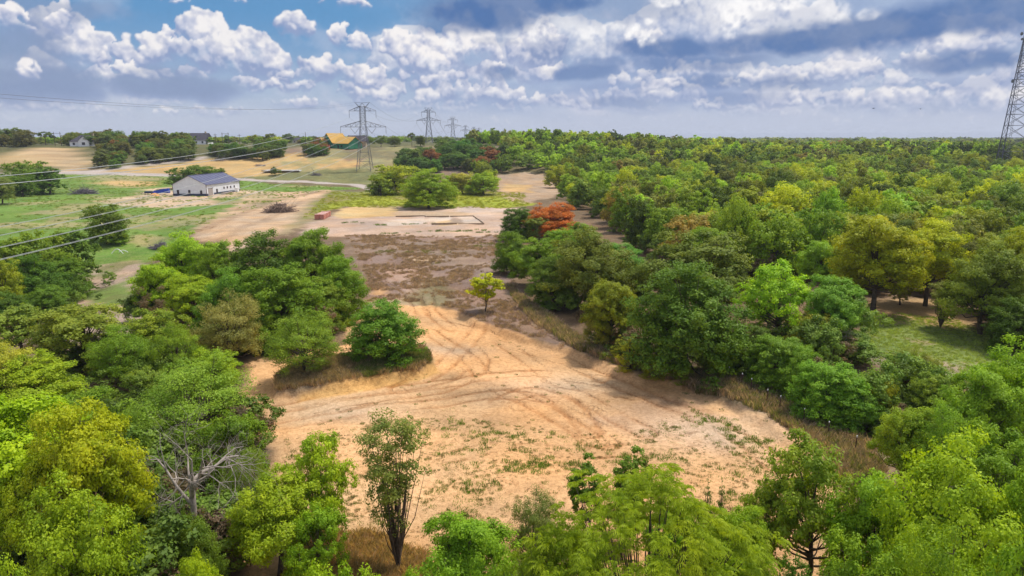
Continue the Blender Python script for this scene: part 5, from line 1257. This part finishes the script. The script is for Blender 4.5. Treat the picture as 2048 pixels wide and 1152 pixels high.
def mast():
    x, y = tower_xy; z = float(terrain(x, y)); Hm = 62.0; e = empty('lattice_mast', (x, y, z), 'tall three legged lattice radio mast at the right edge', 'radio mast', -.25)
    ang = [math.pi * .5 + k * 2 * math.pi / 3 + .35 for k in range(3)]
    rad = lambda zz: 6.0 * (1 - zz / Hm) ** 1.0 + .9
    P3 = lambda k, zz: np.array([math.cos(ang[k]) * rad(zz), math.sin(ang[k]) * rad(zz), zz])
    zs = [0]; 
    while zs[-1] < Hm - 2: zs.append(min(Hm, zs[-1] + max(2.4, rad(zs[-1]) * 1.02)))
    zs[-1] = Hm
    for k in range(3): MB().tube([P3(k, a) for a in np.linspace(-.0, Hm, 8)], [.22, .21, .2, .18, .17, .15, .14, .12], 6).obj('leg', M_MAST, e)
    for i in range(len(zs) - 1):
        for k in range(3):
            k2 = (k + 1) % 3
            for a, b in ((P3(k, zs[i]), P3(k2, zs[i + 1])), (P3(k2, zs[i]), P3(k, zs[i + 1])), (P3(k, zs[i + 1]), P3(k2, zs[i + 1]))):
                MB().tube([a, b], .085, 4, cap=False).obj('brace', M_MAST, e)
    ld = MB()
    for s in (-.35, .35): ld.tube([(s, .3, 0), (s, .3, Hm)], .06, 4)
    for k in range(60): ld.tube([(-.35, .3, k + .5), (.35, .3, k + .5)], .04, 3)
    ld.obj('cable_ladder', M_MAST, e)
    def dish(px, pz, r, a):
        p = MB(); n = 12
        p.tube([(px + math.cos(a) * t, math.sin(a) * t, pz) for t in (0, .25, .5, .55)], [r * .35, r * .8, r, r * .98], n); p.obj('dish', M_STEEL, e)
    dish(-2.3, 39.5, .9, math.pi * 1.1); dish(-1.5, 60.6, .8, math.pi * 1.15); dish(-1.2, 58.2, .6, math.pi * 1.3)
    for k in range(3): MB().box((-.12, -.08, 0), (.12, .08, 1.9), 0, (math.cos(ang[k]) * 1.4, math.sin(ang[k]) * 1.4, Hm - .6)).obj('panel_antenna', M_STEEL, e)
    MB().tube([(0, 0, Hm), (0, 0, Hm + 2.6)], .05, 5).obj('lightning_rod', M_MAST, e)
    hx, hy, hz = G(1972, 306); s = empty('equipment_hut', (x - 13, y - 4, float(terrain(x - 13, y - 4))), 'low pale equipment hut left of the mast foot', 'hut', .2)
    MB().box((-3, -1.6, 0), (3, 1.6, 2.6)).obj('hut_wall', M_TAN, s); MB().box((-3.2, -1.8, 2.603), (3.2, 1.8, 2.8)).obj('roof', M_CONC, s); MB().box((-.5, -1.66, 0), (.5, -1.603, 2.0)).obj('door', M_STEEL, s)
mast()

def pole(cx, base, top, lab, arms=1, hframe=False):
    x, y, z = G(cx, base); H = max(7, (base - top) / F * y); e = empty('utility_pole', (x, y, z), lab, 'utility pole', 0, 'utility poles on the skyline')
    r = .17 * max(1, y / 400)
    for s in ((-2, 2) if hframe else (0,)): MB().tube([(s, 0, -.5), (s, 0, H)], [r, r * .7], 6).obj('pole', M_POLE, e)
    for k in range(arms): MB().box((-2.6 if hframe else -1.2, -.1, H - 1 - k * 1.2), (2.6 if hframe else 1.2, .1, H - .8 - k * 1.2)).obj('crossarm', M_POLE, e)
for a in ((117, 292, 265, 'twin legged wooden pole left of the white gabled house', 1, True), (207, 291, 269, 'wooden pole between the white gabled house and the hip roofed house'), (452, 290, 266, 'twin legged wooden pole right of the steep roofed house', 1, True),
          (432, 290, 268, 'single wooden pole right of the steep roofed house'), (612, 290, 265, 'bare tall pole at the right end of the long low house', 0), (480, 290, 269, 'slim pole midway along the left skyline'), (1008, 290, 269, 'thin pole on the skyline right of the far pylons', 0),
          (1124, 288, 268, 'thin pole left of the flat topped skyline tree', 0), (1240, 288, 268, 'thin pole between the flat topped tree and the pale umbrella tree', 0)): pole(*a)

# ------------------------------------------------------------------ building plot
def strip_boards():
    pts = [(790, 434), (849, 432.5), (852, 434.5), (946, 432.5), (968, 449), (862, 451.5)]
    Wd = [G(*p) for p in pts]; e = empty('foundation_formwork', (Wd[2][0], Wd[2][1], float(terrain(Wd[2][0], Wd[2][1]))), 'dark board outline of a house foundation on the bare building pad', 'formwork')
    for i in range(len(Wd) - 1):
        a, b = np.array(Wd[i]), np.array(Wd[i + 1]); n = max(1, int(np.linalg.norm(b - a) / 4.8))
        for k in range(n):
            p, q = a + (b - a) * (k + .02) / n, a + (b - a) * (k + .98) / n; d = (q - p)[:2]; L = np.linalg.norm(d); an = math.atan2(d[1], d[0]); c = (p[0] - e.location[0], p[1] - e.location[1], float(terrain(p[0], p[1])) - e.location[2])
            MB().box((0, -.06, -.1), (L, .06, .34), an, c).obj('board', M_WOOD, e)
strip_boards()
def bricks():
    a, b = np.array(G(648, 439)), np.array(G(674, 425.5)); d = (b - a)[:2]; L = min(9.0, np.linalg.norm(d)); an = math.atan2(d[1], d[0])
    e = empty('brick_stack', (a[0], a[1], float(terrain(a[0], a[1]))), 'double row of red brick pallets at the left corner of the building pad', 'brick stack', an)
    n = 7; 
    for i in range(n):
        for j in range(2):
            hh = 1.15 * random.uniform(.9, 1.1); x0 = i * 1.25; y0 = j * 1.25 + random.uniform(-.08, .08)
            o = MB(); o.box((x0, y0, .02), (x0 + 1.1, y0 + 1.1, hh)); c = o.obj('brick_pallet', M_RED, e)
            MB().box((x0 + .03, y0 + .03, hh + .003), (x0 + 1.07, y0 + 1.07, hh + .06)).obj('top_layer', M_REDT, c)
            for zz in (.3, .58, .86): MB().box((x0 - .015, y0 - .015, zz), (x0 + 1.115, y0 + 1.115, zz + .05)).obj('brick_course', M_REDT, c)
bricks()
def slab():
    x, y, z = G(566, 341); s = empty('concrete_slab', (x, y, z), 'pale concrete slab lying in the straw coloured field', 'concrete slab', .02)
    MB().box((-9, -6, -.2), (10, 5, .25)).obj('slab_top', M_CONC, s); MB().box((-9.1, -6.1, -.2), (10.1, -6.003, .3)).obj('form_board', M_WOOD, s)
slab()
def brush(cx, cy, wpx, h, label, mat, n=34, seed=1, group='brush piles'):
    x, y, z = G(cx, cy); w = wpx / F * y; r = np.random.default_rng(seed); e = empty('brush_pile', (x, y, z), label, 'brush pile', 0, group)
    for k in range(n):
        a = r.uniform(0, 6.28); rr = r.random() ** .7 * w * .42; p = np.array([math.cos(a) * rr, math.sin(a) * rr * .5, h * .75 * (1 - rr / (w * .5)) * r.uniform(.2, 1)])
        d = r.normal(size=3); d[2] *= .35; d /= np.linalg.norm(d); L = r.uniform(.12, .3) * w
        pts = [p - d * L, p + r.normal(0, .06 * L, 3), p + d * L + [0, 0, .1 * L]]
        mb = MB(); mb.tube(pts, [.05 * h / 1.5, .04 * h / 1.5, .015], 5)
        for j in range(9):
            q = p + d * L * r.uniform(-.6, .9); dd = d + r.normal(0, .7, 3); mb.tube([q, q + dd * L * .35, q + dd * L * .6 + r.normal(0, .1, 3)], [.035, .025, .01], 3, cap=False)
        mb.obj('branch', mat, e)
M_TWIG = solid('dead_twigs', (0.24, 0.17, 0.13), .95, .3, 3); M_TWIGG = solid('grey_twigs', (0.17, 0.15, 0.17), .95, .3, 3)
brush(560, 424, 62, 3.6, 'large brown brush pile on the graded dirt', M_TWIG, 90, 1)
brush(170, 388, 62, 2.6, 'grey brush pile on the green pasture left of the barn', M_TWIGG, 70, 2)
brush(320, 498, 40, 2.4, 'dark grey brush heap at the edge of the large left thicket', M_TWIGG, 36, 3)
brush(632, 351, 30, 1.8, 'low brush pile beside the gravel road below the near pylon', M_TWIGG, 26, 4)
brush(520, 332, 26, 1.2, 'flat brush pile left of the pale slab', M_TWIGG, 20, 5)
brush(440, 322, 40, 1.4, 'low grey brush row under the dark hedge', M_TWIGG, 22, 6)
def fence():
    ps = [(1421, 752), (1457, 764), (1482, 778), (1502, 789), (1533, 812), (1558, 826), (1607, 852), (1655, 880), (1709, 910)]
    Wd = [G(*p) for p in ps]; e = empty('wire_fence', Wd[0], 'thin wire fence of rusty steel posts along the dry verge', 'fence')
    loc = [np.array([w[0] - Wd[0][0], w[1] - Wd[0][1], gz(w[0], w[1]) - Wd[0][2]]) for w in Wd]
    for i, l in enumerate(loc):
        p = MB().tube([l - [0, 0, .3], l + [.03 * (i % 3 - 1), 0, 1.25]], .035, 5).obj('post', M_RPOST, e)
        MB().tube([l + [.03 * (i % 3 - 1), 0, 1.252], l + [.03 * (i % 3 - 1), 0, 1.36]], .04, 5).obj('post_tip', M_WHT, p)
    for zz in (.35, .65, .95, 1.15):
        for i in range(len(loc) - 1): MB().tube([loc[i] + [0, 0, zz], (loc[i] + loc[i + 1]) / 2 + [0, 0, zz - .03], loc[i + 1] + [0, 0, zz]], .006, 3, cap=False).obj('wire', M_RPOST, e)
    x, y, z = G(1437, 749); m = empty('marker_post', (x, y, gz(x, y)), 'white post with a yellow flag plate by the maroon boxes', 'marker post'); MB().tube([(0, 0, -.2), (0, 0, 1.3)], .04, 6).obj('post', M_WHT, m); MB().poly([(.05, -.01, .75), (.5, -.01, .7), (.45, -.01, 1.15), (.06, -.01, 1.1), (.05, .02, .75), (.5, .02, .7), (.45, .02, 1.15), (.06, .02, 1.1)], [(0, 1, 2, 3), (7, 6, 5, 4), (0, 4, 5, 1), (1, 5, 6, 2), (2, 6, 7, 3), (3, 7, 4, 0)]).obj('flag_plate', M_YEL, m)
    for (cx, cy, an, lab) in ((1419, 757, .3, 'tilted maroon steel box by the fence, left one'), (1438, 758, -.5, 'darker maroon steel box beneath the yellow marker')):
        x, y, z = G(cx, cy); b = empty('steel_box', (x, y, gz(x, y)), lab, 'steel box', an); b.rotation_euler = (.2, .25 * (1 if an > 0 else -1), an); MB().box((-.42, -.32, -.1), (.42, .32, .42)).obj('box_body', M_MAR, b); MB().box((-.46, -.36, .423), (.46, .36, .47)).obj('lid', M_MAR, b)
fence()
def arch():
    x, y, z = G(235, 507); e = empty('pipe_arch', (x, y, z), 'white bent pipe arch lying in the green pasture', 'pipe', .2)
    MB().tube([(-1.1 + 2.2 * t, .2 * math.sin(5 * t), .9 * math.sin(math.pi * t) - .02) for t in np.linspace(0, 1, 9)], .07, 6).obj('pipe', M_WHT, e); MB().tube([(-.2 + 1.9 * t, .9, .5 * math.sin(math.pi * t)) for t in np.linspace(0, 1, 7)], .06, 6).obj('pipe', M_WHT, e)
    x, y, z = G(529, 318); a = empty('timber_frame', (x, y, z), 'pale timber A frames in front of the dark hedge', 'timber frame')
    for k in (-2.2, 1.6):
        for s in (-1, 1): MB().tube([(k + s * 1.1, 0, -.2), (k, 0, 2.6)], .14, 5).obj('leg', M_OSBP, a)
    MB().tube([(-2.2, 0, 2.6), (1.6, 0, 2.6)], .12, 5).obj('beam', M_OSBP, a)
arch()
for (cx, cy, lab) in ((1747, 217, 'small dark bird flying in the sky above the right wood, left one'), (1841, 218, 'small dark bird flying nearer the radio mast')):
    d = ray(cx, cy); p = np.array([0, 0, CAM_H]) + d * 190; b = empty('bird', tuple(p), lab, 'bird', random.uniform(0, 3)); mk = solid('dark_feathers', (.03, .03, .03), .9)
    MB().tube([(-.35, 0, 0), (-.15, 0, .02), (.1, 0, .03), (.28, 0, .02), (.36, 0, 0)], [.02, .08, .1, .05, .02], 7).obj('body', mk, b, True)
    for s in (-1, 1): MB().poly([(.12, s * .05, .05), (-.12, s * .05, .05), (-.1, s * .45, .18), (.1, s * .42, .2), (-.02, s * .8, .12)], [(0, 1, 2, 3), (3, 2, 4)]).obj('wing', mk, b)

# ------------------------------------------------------------------ grass, weeds and undergrowth
def tuft(seed, n, h, sp, w):
    r = np.random.default_rng(seed); v, f = [], []
    for i in range(n):
        a = r.uniform(0, 6.28); b = r.uniform(0, 6.28); q = np.array([math.cos(a), math.sin(a), 0]) * sp * r.random() ** .6; l = h * r.uniform(.5, 1.2); o = np.array([math.cos(b), math.sin(b), 0]) * l * r.uniform(.15, .7)
        s = np.array([-math.sin(b), math.cos(b), 0]) * w; k = len(v); v += [q - s, q + s, q + o * .5 + [0, 0, l * .7] + s * .6, q + o + [0, 0, l]]; f += [k, k + 1, k + 2, k + 3]
    me = mesh_np('tuft', np.array(v), f, 4); a = me.attributes.new('leafvar', 'FLOAT', 'FACE'); a.data.foreach_set('value', r.random(n).astype(np.float32)); me.materials.append(LEAF_I); return dict(crown=me)
def scatter(name, label, category, pts, protos):
    n = len(pts); ra = np.random.default_rng(9); me = bpy.data.meshes.new(name)
    xy = np.array([(p[0], p[1]) for p in pts]); z = terrain(xy[:, 0], xy[:, 1]) + raised(xy[:, 0], xy[:, 1])
    me.vertices.add(n); me.vertices.foreach_set('co', np.column_stack([xy, z - .02]).astype(np.float32).ravel()); me.update()
    a = me.attributes.new('scl', 'FLOAT_VECTOR', 'POINT'); a.data.foreach_set('vector', np.array([(p[2], p[2], p[3]) for p in pts], np.float32).ravel())
    a = me.attributes.new('rot', 'FLOAT_VECTOR', 'POINT'); a.data.foreach_set('vector', np.stack([np.zeros(n), np.zeros(n), ra.uniform(0, 6.28, n)], 1).astype(np.float32).ravel())
    a = me.attributes.new('kind_index', 'INT', 'POINT'); a.data.foreach_set('value', ra.integers(0, len(protos), n).astype(np.int32))
    a = me.attributes.new('tint', 'FLOAT_COLOR', 'POINT'); a.data.foreach_set('color', np.array([(*p[4], 1) for p in pts], np.float32).ravel())
    o = link(name, me, None, None, kind='stuff', label=label, category=category); inst_nodes(o, protos, 'crown')
def pick(poly, n, seed, thr=None, s=3.0, m=-.2):
    r = np.random.default_rng(seed); lo, hi = poly.min(0), poly.max(0); x = r.uniform(lo[0], hi[0], n * 3); y = r.uniform(lo[1], hi[1], n * 3); k = sdf(poly, x, y) < m
    if thr is not None: k &= fbm(x, y, s, 3, seed) > thr + r.normal(0, .04, n * 3)
    return list(zip(x[k][:n], y[k][:n]))
def cvar(c, r, a=.25): k = 1 + r.uniform(-a, a); return tuple(v * k for v in c)
def grasses():
    r = np.random.default_rng(33); W1 = [tuft(i, 30, .17, .26, .02) for i in range(4)]; pts = []
    front = WP([(560, 880), (700, 845), (880, 815), (1000, 830), (1150, 850), (1260, 850), (1380, 800), (1520, 850), (1650, 930), (1760, 1060), (1800, 1400), (600, 1400), (560, 1000)])
    for x, y in pick(front, 3000, 51, .50, 2.0): k = r.uniform(.25, .75); pts.append((x, y, k, k * .9, cvar((.17, .22, .05), r, .4)))
    for x, y in pick(front, 700, 52, .57, 5.0): k = r.uniform(.5, 1.3); pts.append((x, y, k, k, cvar((.17, .27, .04), r, .3)))
    for x, y in pick(front, 5500, 53): k = r.uniform(.15, .42); pts.append((x, y, k, k, cvar((.26, .18, .09) if r.random() < .5 else (.12, .16, .05), r, .4)))
    for px, py, n in ((1000, 855, 30), (1060, 912, 60), (1035, 925, 20), (1250, 905, 40), (1340, 900, 30), (1440, 830, 26), (905, 888, 16), (925, 958, 16), (1515, 868, 20), (1160, 915, 16)):
        a, b, _ = G(px, py)
        for i in range(n // 2): pts.append((a + r.normal(0, .8), b + r.normal(0, .45), r.uniform(.6, 1.3), r.uniform(.7, 1.3), cvar((.15, .27, .03), r, .3)))
    for x, y in pick(ZW['soil'], 500, 54, .6, 4.0): k = r.uniform(.3, .8); pts.append((x, y, k, k, cvar((.11, .18, .03), r, .3)))
    for px, py in ((700, 445), (760, 450), (790, 467), (880, 462), (915, 463), (945, 460), (980, 465), (835, 448)):
        a, b, _ = G(px, py)
        for i in range(8): pts.append((a + r.normal(0, 2), b + r.normal(0, .6), 2.2, 1.6, cvar((.12, .20, .04), r, .3)))
    scatter('weeds', 'scattered green weeds and small grass tufts on the bare sandy soil', 'weeds', pts, W1)
    pts = []; W2 = [tuft(10 + i, 34, .5, .35, .016) for i in range(4)]
    for x, y in pick(ZW['brownfield'], 6500, 55, .46, 3): k = r.uniform(.4, .9); g = float(fbm(x, y, 7, 2, 56)); c = (.40, .285, .225) if g < .8 else (.28, .26, .12); pts.append((x, y, k * 1.3, k * .8, cvar(c, r, .3)))
    for x, y in pick(ZW['verge'], 9000, 57): k = r.uniform(.6, 1.3); pts.append((x, y, k, k * 1.15, cvar((.42, .32, .235), r, .3) if r.random() < .75 else cvar((.26, .28, .09), r, .3)))
    for x, y in pick(ZW['island'], 1900, 58): k = r.uniform(.5, 1.0); pts.append((x, y, k, k, cvar((.42, .32, .21), r, .3)))
    for x, y in pick(ZW['islandgreen'], 1500, 59): k = r.uniform(.5, 1.0); pts.append((x, y, k, k, cvar((.22, .27, .08), r, .3)))
    for x, y in pick(ZW['vergegreen'], 900, 60): k = r.uniform(.5, 1.0); pts.append((x, y, k, k, cvar((.20, .30, .05), r, .3)))
    for x, y in pick(ZW['frontstraw'], 1500, 61): k = r.uniform(.4, 1.0); pts.append((x, y, k, k, cvar((.50, .35, .18), r, .3)))
    for x, y in pick(ZW['frontleft'], 4000, 62): k = r.uniform(.4, 1.2); pts.append((x, y, k, k, cvar((.38, .28, .16), r, .4)))
    scatter('dry_grass', 'dry brown and straw coloured grass over the field, verge and island', 'dry grass', pts, W2)
    pts = []
    for x, y in pick(ZW['meadow'], 2200, 63): k = r.uniform(.15, .4); pts.append((x, y, k * 1.6, k, cvar((.36, .46, .10), r, .3)))
    for x, y in pick(ZW['leftgreen'], 5000, 64, .5, 6): k = r.uniform(.25, .8); pts.append((x, y, k * 2.2, k, cvar((.24, .33, .07), r, .35)))
    for x, y in pick(ZW['yellowgrass'], 1800, 65): k = r.uniform(.4, .8); pts.append((x, y, k * 2.6, k, cvar((.33, .36, .04), r, .25)))
    scatter('green_grass', 'green and yellow green grass of the pastures and the meadow', 'grass', pts, W2)
    # undergrowth below the trees
    pts = []
    US = []
    for i in range(3):
        q = P['shrub0' if i < 2 else 'shrub1']['crown'].copy(); q.materials.clear(); q.materials.append(LEAF_I); US.append(dict(crown=q))
    for (a, b, c) in PLACED:
        if b > 230: continue
        for i in range(8 if b < 130 else 4):
            an = r.uniform(0, 6.28); d = c * r.uniform(.4, 1.35); x, y = a + math.cos(an) * d, b + math.sin(an) * d
            if any(sdf(ZW[n], np.array([x]), np.array([y]))[0] < .6 for n in ('soil', 'brownfield', 'meadow', 'leftgreen', 'verge', 'meadowtop', 'clearA', 'pad', 'yellowgrass', 'graded', 'island')): continue
            k = r.uniform(.3, .75) if r.random() < .6 else r.uniform(.8, 1.5); pts.append((x, y, k, k * r.uniform(.6, 1.2), cvar((.16, .25, .035), r, .45) if r.random() < .8 else cvar((.22, .16, .09), r, .3)))
    scatter('undergrowth', 'low green and brown undergrowth beneath the trees', 'undergrowth', pts, US)
grasses()

# ------------------------------------------------------------------ haze
def haze():
    m, nt, out = mat_new('haze_air'); v = nt.nodes.new('ShaderNodeVolumePrincipled'); v.inputs['Color'].default_value = (.80, .86, 1.0, 1); v.inputs['Density'].default_value = 0.00013; v.inputs['Anisotropy'].default_value = 0.2
    nt.links.new(v.outputs[0], out.inputs['Volume']); MB().box((-9000, -420, -8), (9000, 9300, 84)).obj('haze', m, None, kind='stuff', label='thin pale blue haze over the whole land', category='haze')
haze()
